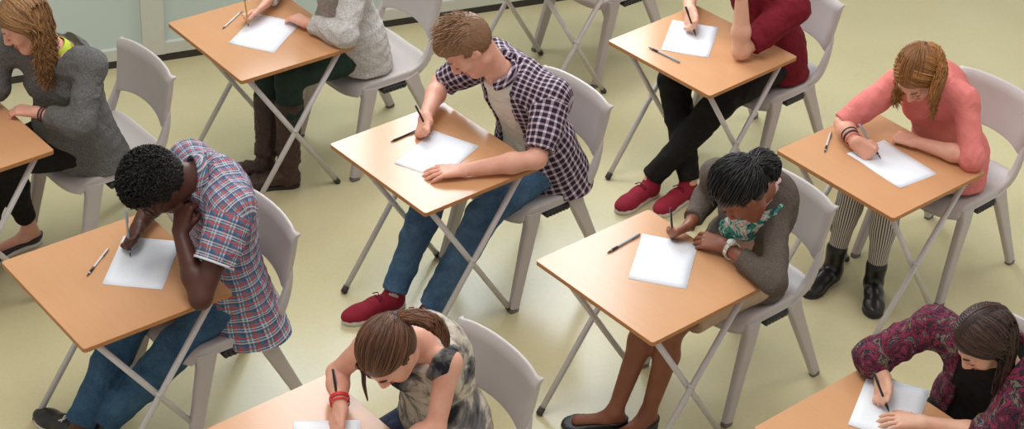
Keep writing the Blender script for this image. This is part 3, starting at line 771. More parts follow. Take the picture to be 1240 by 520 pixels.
def cloth(fd, base, name, mat, root, bones, wr=.004, seed=1, ws=.10, mats=None, sm=1):
    v, q = fd.mesh(); v = smooth_mesh(v, q, sm)
    if wr:
        n = vnormals(v, q); v = v + n * (wr * (wave_noise(v * V3(.75, .75, 1.25), ws * 1.25, seed, 1, True) * .5 + wave_noise(v, ws * 1.8, seed + 5, 1) * .5))[:, None]
    uv, bid = bone_uv(v, q, bones)
    return mesh_obj(name, v - base, q, mat, root, uv=uv)

def arm_bones(J):
    o = []
    for a, b, c in (('SL', 'EL', 'WL'), ('SR', 'ER', 'WR')):
        o += [(J[a], J[b], .055, V3(0, .2, 1), .058), (J[b], J[c], .045, V3(0, .2, 1), .05)]
    return o

def sleeve(fd, S, E, W, f, rs, re, rw, k=.03):
    if f <= 0: return
    if f <= 1: fd.cone(S, S + (E - S) * f, rs, rs + (re - rs) * f, k, cap=True); fd.cone(S, S + (E - S) * f * .6, rs, rs + (re - rs) * f * .6, k)
    else:
        fd.cone(S, E, rs, re, k); fd.cone(E, E + (W - E) * min(.25, (f - 1) * .5), re, re * .95, .02); fd.cone(E + (W - E) * .04, E + (W - E) * (f - 1), re, re + (rw - re) * (f - 1), .02, cap=True)

def strands_hair(root, base, mat, cap, lists, name='hair'):
    """cap: (verts, quads) ; lists of (P, rad)"""
    VV, QQ, TT = [], [], []; b = 0
    if cap is not None: v, q = cap; VV.append(v); QQ.append(q); TT.append(np.full(len(v), .25)); b = len(v)
    for e in lists:
        v, q, t = strand_mesh(e[0], e[1]); t = t * (e[2] if len(e) > 2 else 1); VV.append(v); QQ.append(q + b); TT.append(t); b += len(v)
    return mesh_obj(name, np.concatenate(VV) - base, np.concatenate(QQ), mat, root, attrs={'tint': np.concatenate(TT)})

def hair_cap(hd, t, style, seed=1, noise=0):
    lo, hi = bounds([hd.H], .19); fd = Field(lo, hi, .0045); w, R, q = hd.w, hd.R, hd.sc
    fd.ell(w(*C0), R, (CR + t) * q, .01)
    if style in ('long', 'pony'): fd.ell(w(0, -.03, -.005), R, np.array((.074, .078, .075)) * q + t * .6, .02)
    if style == 'short': fd.ell(w(0, .03, .085), R, np.array((.055, .062, .040)) * q, .03); fd.ell(w(0, -.04, .0), R, np.array((.068, .066, .07)) * q, .02)
    if style == 'afro': fd.ell(w(0, -.012, .055), R, np.array((.088, .104, .085)) * q, .03); fd.ell(w(0, -.045, .0), R, np.array((.076, .068, .065)) * q, .02)
    Y, Zx = R[1], R[2]
    zf = {'short': .046, 'afro': .044}.get(style, .034)
    fd.wedge(w(0, 0, 0), [(w(0, .022, 0), -Y), (w(0, .022, zf - .012), Zx - .50 * Y)])
    fd.wedge(w(0, 0, 0), [(w(0, -.022, 0), -Y), (w(0, 0, -.002 if style in ('short', 'afro') else -.03), Zx)])
    fd.cut(w(0, 0, -.058), -Zx)
    v, qd = fd.mesh(); v = smooth_mesh(v, qd, 2)
    if noise: n = vnormals(v, qd); v = v + n * (noise * wave_noise(v, .022, seed, 2, True))[:, None]
    return v, qd

def scalp_pts(n, seed, front=.034):
    rng = np.random.RandomState(seed); o = []
    while len(o) < n:
        d = unit(rng.randn(3)); p = C0 + d * CR
        if (p[1] > .022 and p[2] < front + (p[1] - .022) * .5) or p[2] < -.05 or (p[1] > -.02 and p[2] < .0): continue
        o.append(d)
    return np.array(o), rng

def slerp(a, b, t):
    """a,b: N,3 unit; t: S"""
    dt = np.clip((a * b).sum(1), -.999, .999); th = np.arccos(dt)[:, None]; s = np.sin(th)
    return (np.sin((1 - t)[None, :] * th) / s)[..., None] * a[:, None] + (np.sin(t[None, :] * th) / s)[..., None] * b[:, None]

def hair_pulled(hd, tie, n, seed, r=.0026, lift=.006, front=.034, curl=0):
    """strands combed from the hairline to a tie point (head coordinates)"""
    d0, rng = scalp_pts(n, seed, front); d1 = unit((np.array(tie) - C0) / CR); d1 = np.repeat(d1[None], n, 0) + rng.randn(n, 3) * .04; d1 /= np.linalg.norm(d1, axis=1, keepdims=True)
    t = np.linspace(0, 1, 10); D = slerp(d0, d1, t); L = lift * (.4 + .9 * rng.rand(n))[:, None] * (.5 + np.sin(t * 3.14)[None] * .5)
    ph = rng.rand(n) * 6.28; L = L + curl * np.sin(ph[:, None] + t[None] * (14 + 8 * rng.rand(n))[:, None])
    P = C0 + D * (CR[None, None] + .004 + L[..., None]); rad = r * (.6 + .6 * rng.rand(n))[:, None] * np.ones(10)[None] * (1 - .25 * t)[None]
    return hd.H + hd.sc * (P @ hd.R), rad

def interp_poly(P, S):
    P = np.array(P, float); L = np.r_[0, np.cumsum(np.linalg.norm(np.diff(P, axis=0), axis=1))]; x = np.linspace(0, L[-1], S)
    # smooth catmull-like by cubic through finite differences
    out = np.zeros((S, 3)); m = np.gradient(P, L, axis=0)
    for i, xx in enumerate(x):
        k = min(np.searchsorted(L, xx, 'right') - 1, len(P) - 2); h = L[k + 1] - L[k]; t = (xx - L[k]) / h
        out[i] = (2 * t ** 3 - 3 * t ** 2 + 1) * P[k] + (t ** 3 - 2 * t ** 2 + t) * h * m[k] + (-2 * t ** 3 + 3 * t ** 2) * P[k + 1] + (t ** 3 - t ** 2) * h * m[k + 1]
    return out

def hair_tail(poly, n, seed, prof, r=.0026, wave=.0, wl=.05):
    """bundle of strands along a poly line; prof = radius of the bundle at equally spaced stations"""
    rng = np.random.RandomState(seed); S = 16; c = interp_poly(poly, S); t = np.linspace(0, 1, S); w = np.interp(t, np.linspace(0, 1, len(prof)), prof)
    T = np.gradient(c, axis=0); T /= np.linalg.norm(T, axis=1, keepdims=True); A = np.cross(T, V3(.3, .5, .8)); A /= np.linalg.norm(A, axis=1, keepdims=True); B = np.cross(T, A)
    an = rng.rand(n) * 6.28; rr = np.sqrt(rng.rand(n)); tw = rng.randn(n) * .5
    ang = an[:, None] + tw[:, None] * t[None]; ph = rng.rand(n) * 6.28; wv = wave * np.sin(ph[:, None] + t[None] * np.linalg.norm(c[-1] - c[0]) / wl * 6.28)
    end = 1 - .25 * rng.rand(n); tt = t[None] * end[:, None]
    cx = np.stack([np.interp(tt, t, c[:, i]) for i in range(3)], -1); Ax = np.stack([np.interp(tt, t, A[:, i]) for i in range(3)], -1); Bx = np.stack([np.interp(tt, t, B[:, i]) for i in range(3)], -1)
    ww = np.interp(tt, t, w) * rr[:, None]
    P = cx + Ax * (ww * np.cos(ang) + wv)[..., None] + Bx * (ww * np.sin(ang) + wv * .6)[..., None]
    rad = r * (.6 + .7 * rng.rand(n))[:, None] * (1 - .6 * t ** 3)[None]
    return P, rad

def hair_loose(hd, n, seed, L=.3, part=.0, r=.0026, wave=.004, back=.5, sides=(-1, 1), lean=(0, 0), front=.03):
    """hair falling from a parting, first over the skull then hanging down"""
    rng = np.random.RandomState(seed); y = rng.uniform(-.9, .80, n); sx = np.array(sides)[rng.randint(len(sides), size=n)]
    d0 = np.stack([part + sx * .02, y, np.sqrt(np.maximum(1 - y * y, .05))], 1); d0 /= np.linalg.norm(d0, axis=1, keepdims=True)
    yy = np.clip(y * .55 - .22 * back + rng.randn(n) * .12, -.95, .34); d1 = np.stack([sx * np.sqrt(np.maximum(1 - yy * yy, .1)), yy, -.12 - .3 * rng.rand(n)], 1); d1 /= np.linalg.norm(d1, axis=1, keepdims=True)
    t = np.linspace(0, 1, 9); D = slerp(d0, d1, t); lift = (.008 + .012 * rng.rand(n))[:, None] * (.35 + .65 * t[None])
    P1 = hd.H + hd.sc * ((C0 + D * (CR + lift[..., None])) @ hd.R)
    tan = P1[:, -1] - P1[:, -2]; tan /= np.linalg.norm(tan, axis=1, keepdims=True)
    u = np.linspace(.08, 1, 9); ln = (L * (.72 + .4 * rng.rand(n)))[:, None] * u[None]; ph = rng.rand(n) * 6.28
    k = np.clip(u * 2.2, 0, 1)[None, :, None]; g = V3(lean[0], lean[1], -1); dirn = tan[:, None] * (1 - k) + g * k
    seg = np.diff(np.concatenate([np.zeros((n, 1)), ln], 1), axis=1); P2 = P1[:, -1:] + np.cumsum(dirn * seg[..., None], 1)
    ww = wave * np.sin(ph[:, None] + ln * 110); P2 += np.stack([ww, wave * np.cos(ph[:, None] * 1.7 + ln * 95), ww * 0], -1) * np.clip(u * 2, 0, 1)[None, :, None]
    P = np.concatenate([P1, P2], 1); s = P.shape[1]; rad = r * (.6 + .7 * rng.rand(n))[:, None] * (1 - .5 * np.linspace(0, 1, s) ** 3)[None]
    return P, rad

def hair_short(hd, n, seed, L=.035, flow=(0, 1, .25), r=.0019, up=.5, front=.046):
    d0, rng = scalp_pts(n, seed, front); f = np.array(flow, float)
    t = np.linspace(0, 1, 5); nrm = d0 / CR; nrm /= np.linalg.norm(nrm, axis=1, keepdims=True)
    tang = f[None] - nrm * (nrm @ f)[:, None] + rng.randn(n, 3) * .25; top = np.clip((d0[:, 2] - .1) * 1.3, .25, 1)[:, None]
    ln = L * (.6 + .6 * rng.rand(n))[:, None] * top
    base = C0 + d0 * (CR + .004)
    P = base[:, None] + (nrm * up * ln)[:, None] * np.sin(t * 1.4)[None, :, None] + (tang * ln)[:, None] * (t ** 1.5)[None, :, None] * .9
    rad = r * (.7 + .6 * rng.rand(n))[:, None] * (1 - .6 * t)[None]
    return hd.H + hd.sc * (P @ hd.R), rad

def hair_curls(hd, n, seed, r=.0022, rc=.006, out=.02):
    d0, rng = scalp_pts(n, seed, .044); t = np.linspace(0, 1, 12); nrm = d0 / CR; nrm /= np.linalg.norm(nrm, axis=1, keepdims=True)
    a = np.cross(nrm, unit(V3(.3, .4, .8))); a /= np.linalg.norm(a, axis=1, keepdims=True); b = np.cross(nrm, a)
    top = np.clip(.55 + d0[:, 2], .3, 1.3); ph = rng.rand(n) * 6.28
    base = C0 + d0 * (CR + .006)
    ang = ph[:, None] + t[None] * 9
    P = base[:, None] + nrm[:, None] * (out * top)[:, None, None] * t[None, :, None] + rc * (a[:, None] * np.cos(ang)[..., None] + b[:, None] * np.sin(ang)[..., None])
    return hd.H + hd.sc * (P @ hd.R), np.full((n, 12), r)

def face_details(hd, root, base, brow, eyes=True):
    w = hd.w
    for sx in (-1, 1):
        m = MB(); m.tube([w(sx * .015, .096, .021), w(sx * .026, .095, .0265), w(sx * .038, .088, .027), w(sx * .050, .074, .021)], [.0024, .0034, .0030, .0012], 8); m.build('eyebrow', brow, root, off=base)
        m = MB(); pts = []
        for k in range(7):
            a = math.radians(-62 + k * 124 / 6); pts.append(w(sx * .032 + .0150 * math.sin(a), .0765 + .0152 * math.cos(a), -.0055 - .0016 * math.cos(a)))
        m.tube(pts, [.0008, .0016, .0020, .0021, .0020, .0016, .0008], 6); m.build('eyelashes', M['lash'], root, off=base)

def shoe(root, base, A, T, K, style, mat, sole, L=.265, name='shoe'):
    d = unit(V3(T[0] - A[0], T[1] - A[1], 0)); up = V3(0, 0, 1); s = np.cross(d, up); h = V3(A[0], A[1], 0) - d * .050; q = L / .265
    P = lambda x, z, y=0: h + d * x * q + up * z + s * y
    lo, hi = bounds([P(-.02, 0), P(.29, 0), A, (K if style == 'tall_boot' else A)], .12); lo[2] = -.02; fd = Field(lo, hi, .0045)
    R = np.array([s, d, up])
    fd.ell(P(.048, .045), R, (.034, .050, .045), .02); fd.cone(P(.05, .042), P(.13, .045), .034, .037, .02)
    fd.cone(P(.12, .045), P(.190, .034), .038, .040, .02, sq=(up, .82)); fd.ell(P(.205, .028), R, (.045, .062 * q, .031), .02)
    if style in ('sneaker', 'ankle_boot'): fd.cone(P(.055, .05), A + (K - A) * (.05 if style == 'sneaker' else .10) + d * .004, .038, .040 if style == 'sneaker' else .046, .025, cap=False)
    if style == 'tall_boot': fd.cone(P(.055, .06), A + (K - A) * .12, .042, .046, .03); fd.cone(A + (K - A) * .10, A + (K - A) * .76, .047, .066, .03, cap=True)
    if style == 'flat':
        fd.cut(P(0, .050), V3(0, 0, 1) + d * .12); fd.cone(P(.045, .075), P(.150, .065), .036, .031, .008, 'sub')
    else: pass
    fd.cut(V3(0, 0, .014), V3(0, 0, -1))
    v, qd = fd.mesh(); v = smooth_mesh(v, qd, 1)
    if style == 'tall_boot': v = v + vnormals(v, qd) * (.003 * wave_noise(v, .06, 4, 2, True))[:, None]
    o = mesh_obj(name, v - base, qd, mat, root)
    m = MB(); rings = []; outl = [(0, .0), (.006, .018), (.03, .031), (.07, .032), (.12, .033), (.16, .040), (.20, .046), (.235, .040), (.258, .022), (.266, 0)]
    full = [(x, y) for x, y in outl] + [(x, -y) for x, y in outl[-2:0:-1]]
    hz = .026 if style == 'sneaker' else .016
    for z, e in ((0.0005, .96), (.004, 1.0), (hz - .003, 1.0), (hz, .97)): rings.append([P(.133 + (x - .133) * e, z, y * e) for x, y in full])
    m.loft(rings); m.build('sole', sole, o, off=base)
    if style in ('ankle_boot', 'tall_boot'):
        pass
    if style == 'sneaker':
        m = MB()
        for k in range(4):
            x = .118 + .020 * k; z = .088 - .0085 * k
            m.tube([P(x, z - .012, -.024), P(x + .004, z - .001, 0), P(x, z - .012, .024)], .0030, 6)
        m.tube([P(.112, .088, 0), P(.108, .092, .018), P(.124, .084, .030)], .0025, 6); m.tube([P(.112, .088, 0), P(.108, .092, -.018), P(.124, .084, -.030)], .0025, 6)
        m.build('laces', M['white'] if mat is not M['shoe_red'] else M['red'], o, off=base)
    return o

def person(n, J, c):
    J = {k: np.array(v, float) for k, v in J.items()}; P = J['P']; base = V3(P[0], P[1], 0)
    root = empty('person', to_world(n, base)); root.rotation_euler = (0, 0, desk_matrix(n)[1]); tag(root, c['label'], 'person')
    w = c.get('w', 1.0); hs = c.get('hs', 1.0); sp = spine(J, c.get('back', .02)); hd = Head(J['H'], c['head'], c.get('hsc', 1.0))
    HL, HR = P + V3(-.085, .03, -.015), P + V3(.085, .03, -.015)
    # ---- body: one continuous surface
    pts = [J[k] for k in J] + [J['FL'], J['FR']]; lo, hi = bounds(pts, .15); lo[2] = max(lo[2], -.01); fd = Field(lo, hi, c.get('res', .0036))
    torso(fd, J, sp, -.018, w * .94)
    head_skin(fd, hd, J['N'] - sp['up'] * .02, c.get('neck', .050))
    g = c.get('arm', 1.0)
    for S, E, W, F, sd, key in (('SL', 'EL', 'WL', 'FL', -1, 'L'), ('SR', 'ER', 'WR', 'FR', 1, 'R')):
        S, E, W, F = J[S], J[E], J[W], J[F]
        fd.cone(S, E, .046 * g, .036 * g, .03); fd.cone(E, E + (W - E) * .35, .036 * g, .040 * g, .02); fd.cone(E + (W - E) * .35, W, .040 * g, .0255 * g, .02)
        hc = c['hand' + key]; kw = {}
        if hc[0] == 'pen': tip, top = c['pen'][0], c['pen'][1]; pdv = unit(np.array(top) - np.array(tip)); kw = dict(G=np.array(tip) + pdv * .036, pd=pdv)
        hand(fd, W, F, sd, hc[0], hc[1], hs, **kw)
    lg = c.get('leg', 1.0)
    for Hh, K, A, T in ((HL, 'KL', 'AL', 'TL'), (HR, 'KR', 'AR', 'TR')):
        K, A, T = J[K], J[A], J[T]
        fd.cone(Hh, K, .072 * lg, .048 * lg, .03); cb = V3(0, -1, 0) * .012
        fd.cone(K, K + (A - K) * .35 + cb, .047 * lg, .050 * lg, .03); fd.cone(K + (A - K) * .35 + cb, A, .050 * lg, .031 * lg, .03)
        d = unit(V3(T[0] - A[0], T[1] - A[1], 0)); fd.cone(A, V3(A[0], A[1], .045) + d * .03, .031, .030, .02); fd.cone(V3(A[0], A[1], .045) - d * .02, V3(A[0], A[1], .030) + d * .14, .026, .022, .02)
    v, q = fd.mesh(); v = smooth_mesh(v, q, 1, .4)
    lc = hd.loc(v[q].mean(1)); lips = (np.abs(lc[:, 0]) < .0215) & (lc[:, 1] > .083) & (lc[:, 2] > -.0795) & (lc[:, 2] < -.0575) & (lc[:, 1] > .098 - 30 * lc[:, 0] ** 2 - .006)
    mesh_obj('body', v - base, q, None, root, mats=[M[c['skin']], M[c['lip']]], mat_idx=lips.astype(int))
    face_details(hd, root, base, M[c.get('brow', 'brow')])
    for fn in c.get('extra', []): fn(root, base, J, sp, hd)
    # ---- garments
    for gspec in c['clothes']:
        kind = gspec['kind']
        if kind == 'top':
            off = gspec.get('off', .008); lo, hi = bounds([J[k] for k in ('P', 'N', 'SL', 'SR', 'EL', 'ER', 'WL', 'WR')], .2); lo[2] = max(lo[2], .40); fd = Field(lo, hi, gspec.get('res', .0058))
            torso(fd, J, sp, off, w, c.get('bust', 0), gspec.get('sleeveless'))
            if gspec.get('tail'):
                hz, ext = gspec['tail']; tx = gspec.get('tailx', 0); fd.cone(P + V3(0, -.02, .06), V3(P[0] + tx, P[1] - .02 - ext, hz), .125 + off, .135 + off + ext * .4, .05, sq=(V3(1, 0, 0), 1.32))
            f = gspec['sleeve']; fl, fr_ = f if hasattr(f, '__len__') else (f, f); rs, re, rw = gspec.get('r', (.060, .054, .045))
            sleeve(fd, J['SL'], J['EL'], J['WL'], fl, rs, re, rw); sleeve(fd, J['SR'], J['ER'], J['WR'], fr_, rs, re, rw)
            nd = unit(unit(hd.w(0, -.034, -.03) - J['N']) + .9 * sp['up']); fd.cut(J['N'] + nd * (gspec.get('neck', .015) + .020), nd, J['N'] + nd * .055, .085)
            if gspec.get('vneck'): dp = gspec['vneck']; X, Fw, U = sp['xa'], sp['fwd'], sp['up']; fd.wedge(None, [(J['N'] - U * dp, -X * 1.0 - U * .34 * .17 / dp), (J['N'] - U * dp, X * 1.0 - U * .34 * .17 / dp), (J['N'], -Fw)])
            if gspec.get('open'):
                wd = gspec['open']; X, Fw, U = sp['xa'], sp['fwd'], sp['up']; o0 = sp['C'] + X * gspec.get('openx', 0)
                fd.wedge(None, [(o0 + X * wd, X), (o0 - X * wd, -X), (o0 + Fw * .02, -Fw)])
            fd.cut(V3(0, 0, gspec.get('hem', .50)), V3(0, 0, -1))
            bones = [(P, J['N'] - sp['up'] * .10, .12, sp['fwd'] + .6 * sp['xa'], .15), (J['SL'], J['N'], .06, sp['up'], .085), (J['SR'], J['N'], .06, sp['up'], .085)] + arm_bones(J)
            cloth(fd, base, gspec['name'], M[gspec['mat']], root, bones, gspec.get('wr', .004), gspec.get('seed', 3), gspec.get('ws', .10))
        elif kind == 'trousers':
            lo, hi = bounds([P, J['KL'], J['KR'], J['AL'], J['AR']], .2); lo[2] = max(lo[2], .02); fd = Field(lo, hi, .0058); off = gspec.get('off', .010); rk, ra = gspec.get('r', (.066, .055))
            fd.ell(P + V3(0, 0, -.005), sp['fP'], (.170 * w + off, .128 + off, .095 + off), .03)
            bones = [(P + V3(0, 0, -.1), P + V3(0, 0, .1), .12, V3(0, 1, 0), .16)]
            for Hh, K, A in ((HL, J['KL'], J['AL']), (HR, J['KR'], J['AR'])):
                fd.cone(Hh, K, .078 + off, rk + off * .4, .03); e = K + (A - K) * gspec.get('len', 1.0); fd.cone(K, K + (A - K) * .5, rk + off * .4, rk * .5 + ra * .5 + off * .4, .03); cb = V3(0, -1, 0) * .012; fd.cone(K, K + (A - K) * .35 + cb, rk * .9 + off * .4, rk * .92 + off * .3, .03); fd.cone(K + (A - K) * .35, e, rk * .65 + ra * .35 + off * .4, ra, .02, cap=True)
                bones += [(Hh, K, .075, V3(0, 0, 1), .07), (K, A, .055, V3(0, 1, .3), .055)]
            fd.cut(V3(0, 0, P[2] + .075), V3(0, 0, 1))
            cloth(fd, base, gspec['name'], M[gspec['mat']], root, bones, gspec.get('wr', .004), 7, gspec.get('ws', .09))
        elif kind == 'skirt':
            lo, hi = bounds([P, J['KL'], J['KR']], .2); lo[2] = max(lo[2], .35); fd = Field(lo, hi, .0058)
            fd.ell(P, sp['fP'], (.182 * w, .135, .105), .03)
            for Hh, K in ((HL, J['KL']), (HR, J['KR'])): e = Hh + (K - Hh) * gspec.get('len', .85); fd.cone(Hh, e, .092, .074, .06, cap=True)
            m_ = (HL + HR) / 2; e = m_ + ((J['KL'] + J['KR']) / 2 - m_) * gspec.get('len', .85); fd.cone(m_, e, .085, .064, .05, cap=True)
            cloth(fd, base, gspec['name'], M[gspec['mat']], root, [(P, J['KL'], .1, V3(0, 0, 1), .1)], .003, 7, .1)
        elif kind == 'shoes':
            for A, T, K in ((J['AL'], J['TL'], J['KL']), (J['AR'], J['TR'], J['KR'])):
                shoe(root, base, A, T, K, gspec['style'], M[gspec['mat']], M[gspec['sole']], gspec.get('L', .265), gspec['name'])
        elif kind == 'socks':
            for A, K in ((J['AL'], J['KL']), (J['AR'], J['KR'])):
                e = A + (K - A) * .16; m = MB(); m.tube([A - (K - A) * .04, A + (K - A) * .05, e], [.037, .036, .040], 18); m.build('sock', M[gspec['mat']], root, off=base)
    # ---- hair
    c['hair'](root, base, J, hd)
    # ---- the pen in the hand is a thing of its own
    if 'pen' in c:
        tip, top, nm, mats, lab = c['pen']; pen(nm, n, tip, top, mats, lab, pencil=(nm == 'pencil'))
    return root

def collar(mat, r=.062, h=.045, flare=.016, gap=.35, lift=.022):
    def fn(root, base, J, sp, hd):
        ax = unit(hd.w(0, -.034, -.03) - J['N']); m = band(J['N'] + ax * lift, ax, r + flare, r - .004, h, .006, ref=sp['fwd'], gap=gap); m.build('collar', M[mat], root, subsurf=1, off=base, planar_uv=True)
    return fn
def wristband(side, mat, t=.06, r=.029, h=.012, name='wristband', th=.004):
    def fn(root, base, J, sp, hd):
        E, W = J['E' + side], J['W' + side]; ax = unit(W - E); band(W - ax * t, ax, r, r, h, th).build(name, M[mat], root, bevel=.0015, off=base)
    return fn
def cuff(side, f, r, mat):
    def fn(root, base, J, sp, hd):
        S, E = J['S' + side], J['E' + side]; band(S + (E - S) * f, E - S, r, r, .008, .005).build('sleeve_hem', M[mat], root, off=base)
    return fn
def watch(side, t=.03, r=.030):
    def fn(root, base, J, sp, hd):
        E, W = J['E' + side], J['W' + side]; ax = unit(W - E); c = W - ax * t; u = unit(V3(-.3, .1, 1) - ax * (V3(-.3, .1, 1) @ ax))
        o = band(c, ax, r, r, .018, .004).build('watch', M['steel'], root, bevel=.001, off=base)
        m = MB(); m.tube([c + u * (r + .001), c + u * (r + .010)], .0185, 20); m.build('watch_case', M['steel'], o, bevel=.0015, off=base)
        m = MB(); m.tube([c + u * (r + .0102), c + u * (r + .0112)], .0155, 20); m.build('dial', M['dial'], o, off=base)
    return fn

# joints in each desk's own frame (x to the student's right, y forward over the desk, z up), metres
JOINTS = {
 'C': {'P': (-0.030, -0.500, 0.560), 'N': (-0.030, -0.297, 0.993), 'H': (0.020, -0.158, 1.148), 'SL': (-0.220, -0.404, 0.951), 'EL': (-0.320, -0.247, 0.775), 'WL': (-0.192, 0.005, 0.752), 'FL': (-0.105, 0.142, 0.735), 'SR': (0.140, -0.400, 0.970), 'ER': (0.324, -0.288, 0.800), 'WR': (0.170, -0.085, 0.780), 'FR': (0.098, -0.018, 0.740), 'KL': (-0.140, -0.148, 0.451), 'AL': (-0.119, 0.085, 0.090), 'TL': (-0.074, 0.233, 0.020), 'KR': (0.100, -0.097, 0.500), 'AR': (0.056, 0.135, 0.090), 'TR': (0.087, 0.332, 0.020)},
 'B': {'P': (-0.050, -0.370, 0.560), 'N': (-0.060, -0.322, 1.058), 'H': (-0.030, -0.166, 1.061), 'SL': (-0.230, -0.345, 1.007), 'EL': (-0.328, -0.144, 0.765), 'WL': (-0.120, -0.192, 0.901), 'FL': (-0.100, -0.219, 0.948), 'SR': (0.120, -0.380, 1.000), 'ER': (0.276, -0.332, 0.790), 'WR': (0.163, -0.179, 0.770), 'FR': (0.080, -0.076, 0.740), 'KL': (-0.130, -0.153, 0.429), 'AL': (0.006, 0.075, 0.100), 'TL': (0.128, 0.167, 0.020), 'KR': (0.080, -0.091, 0.465), 'AR': (0.052, 0.157, 0.100), 'TR': (0.213, 0.207, 0.020)},
 '2': {'P': (-0.020, -0.430, 0.560), 'N': (0.000, -0.346, 1.037), 'H': (0.030, -0.256, 1.163), 'SL': (-0.159, -0.384, 0.960), 'EL': (-0.273, -0.249, 0.770), 'WL': (-0.075, -0.185, 0.755), 'FL': (0.093, -0.158, 0.740), 'SR': (0.160, -0.370, 0.950), 'ER': (0.301, -0.282, 0.800), 'WR': (0.149, -0.118, 0.775), 'FR': (0.098, -0.005, 0.740), 'KL': (-0.100, -0.074, 0.526), 'AL': (-0.140, -0.044, 0.090), 'TL': (-0.105, 0.022, 0.020), 'KR': (0.060, -0.069, 0.472), 'AR': (-0.025, 0.005, 0.090), 'TR': (0.019, 0.061, 0.020)},
 '4': {'P': (-0.010, -0.440, 0.560), 'N': (0.000, -0.245, 0.984), 'H': (-0.020, -0.086, 1.136), 'SL': (-0.200, -0.346, 0.896), 'EL': (-0.169, -0.052, 0.765), 'WL': (-0.130, -0.054, 1.015), 'FL': (-0.100, -0.045, 1.103), 'SR': (0.180, -0.360, 0.950), 'ER': (0.412, -0.347, 0.800), 'WR': (0.198, -0.118, 0.790), 'FR': (0.098, -0.045, 0.740), 'KL': (-0.124, -0.017, 0.500), 'AL': (0.043, 0.184, 0.100), 'TL': (0.039, 0.257, 0.020), 'KR': (0.135, 0.011, 0.500), 'AR': (-0.075, 0.063, 0.100), 'TR': (-0.084, 0.186, 0.020)},
 '5': {'P': (0.010, -0.475, 0.555), 'N': (0.059, -0.318, 0.980), 'H': (0.013, -0.152, 1.070), 'SL': (-0.097, -0.347, 0.930), 'EL': (-0.246, -0.260, 0.765), 'WL': (-0.018, -0.182, 0.755), 'FL': (0.077, -0.166, 0.740), 'SR': (0.150, -0.223, 0.930), 'ER': (0.224, -0.010, 0.780), 'WR': (0.110, 0.044, 0.770), 'FR': (0.008, 0.018, 0.735), 'KL': (0.011, -0.120, 0.500), 'AL': (0.020, -0.150, 0.100), 'TL': (-0.099, -0.019, 0.020), 'KR': (0.176, -0.104, 0.500), 'AR': (0.185, -0.079, 0.120), 'TR': (0.163, 0.064, 0.020)},
 '8': {'P': (0.000, -0.500, 0.555), 'N': (-0.113, -0.415, 0.970), 'H': (-0.130, -0.282, 1.030), 'SL': (-0.130, -0.488, 0.930), 'EL': (-0.352, -0.265, 0.770), 'WL': (-0.079, -0.298, 0.760), 'FL': (0.067, -0.242, 0.745), 'SR': (0.110, -0.420, 0.925), 'ER': (0.153, -0.434, 0.800), 'WR': (0.092, -0.286, 0.765), 'FR': (0.090, -0.192, 0.745), 'KL': (-0.060, -0.091, 0.475), 'AL': (-0.044, -0.034, 0.080), 'TL': (-0.034, 0.100, 0.020), 'KR': (0.053, -0.090, 0.510), 'AR': (0.039, 0.060, 0.080), 'TR': (0.142, 0.192, 0.020)},
 '9': {'P': (0.000, -0.530, 0.555), 'N': (-0.076, -0.380, 0.960), 'H': (-0.076, -0.329, 1.040), 'SL': (-0.223, -0.403, 0.930), 'EL': (-0.224, -0.249, 0.775), 'WL': (-0.037, -0.154, 0.755), 'FL': (0.051, -0.078, 0.740), 'SR': (0.145, -0.365, 0.940), 'ER': (0.266, -0.245, 0.790), 'WR': (0.197, -0.212, 0.770), 'FR': (0.084, -0.103, 0.740), 'KL': (-0.100, -0.120, 0.500), 'AL': (-0.100, -0.100, 0.090), 'TL': (-0.100, 0.060, 0.020), 'KR': (0.100, -0.120, 0.500), 'AR': (0.100, -0.100, 0.090), 'TR': (0.100, 0.060, 0.020)},
 '7': {'P': (0.000, -0.530, 0.555), 'N': (-0.006, -0.424, 0.990), 'H': (-0.053, -0.258, 1.050), 'SL': (-0.119, -0.445, 0.960), 'EL': (-0.174, -0.356, 0.775), 'WL': (-0.151, -0.223, 0.760), 'FL': (-0.088, -0.143, 0.740), 'SR': (0.113, -0.304, 0.950), 'ER': (0.207, -0.255, 0.800), 'WR': (0.096, -0.188, 0.770), 'FR': (0.053, -0.151, 0.740), 'KL': (-0.100, -0.120, 0.500), 'AL': (-0.100, -0.100, 0.090), 'TL': (-0.100, 0.060, 0.020), 'KR': (0.100, -0.120, 0.500), 'AR': (0.100, -0.100, 0.090), 'TR': (0.100, 0.060, 0.020)},
 '1': {'P': (0.000, -0.510, 0.555), 'N': (0.000, -0.484, 0.931), 'H': (0.020, -0.369, 1.109), 'SL': (-0.156, -0.542, 0.940), 'EL': (-0.273, -0.419, 0.770), 'WL': (-0.067, -0.342, 0.755), 'FL': (0.060, -0.247, 0.740), 'SR': (0.170, -0.330, 0.950), 'ER': (0.130, -0.272, 0.800), 'WR': (0.143, -0.117, 0.770), 'FR': (0.198, -0.071, 0.740), 'KL': (0.058, -0.235, 0.500), 'AL': (0.144, -0.357, 0.080), 'TL': (0.149, -0.236, 0.020), 'KR': (0.100, -0.200, 0.500), 'AR': (0.100, -0.150, 0.090), 'TR': (0.100, 0.020, 0.020)},
}
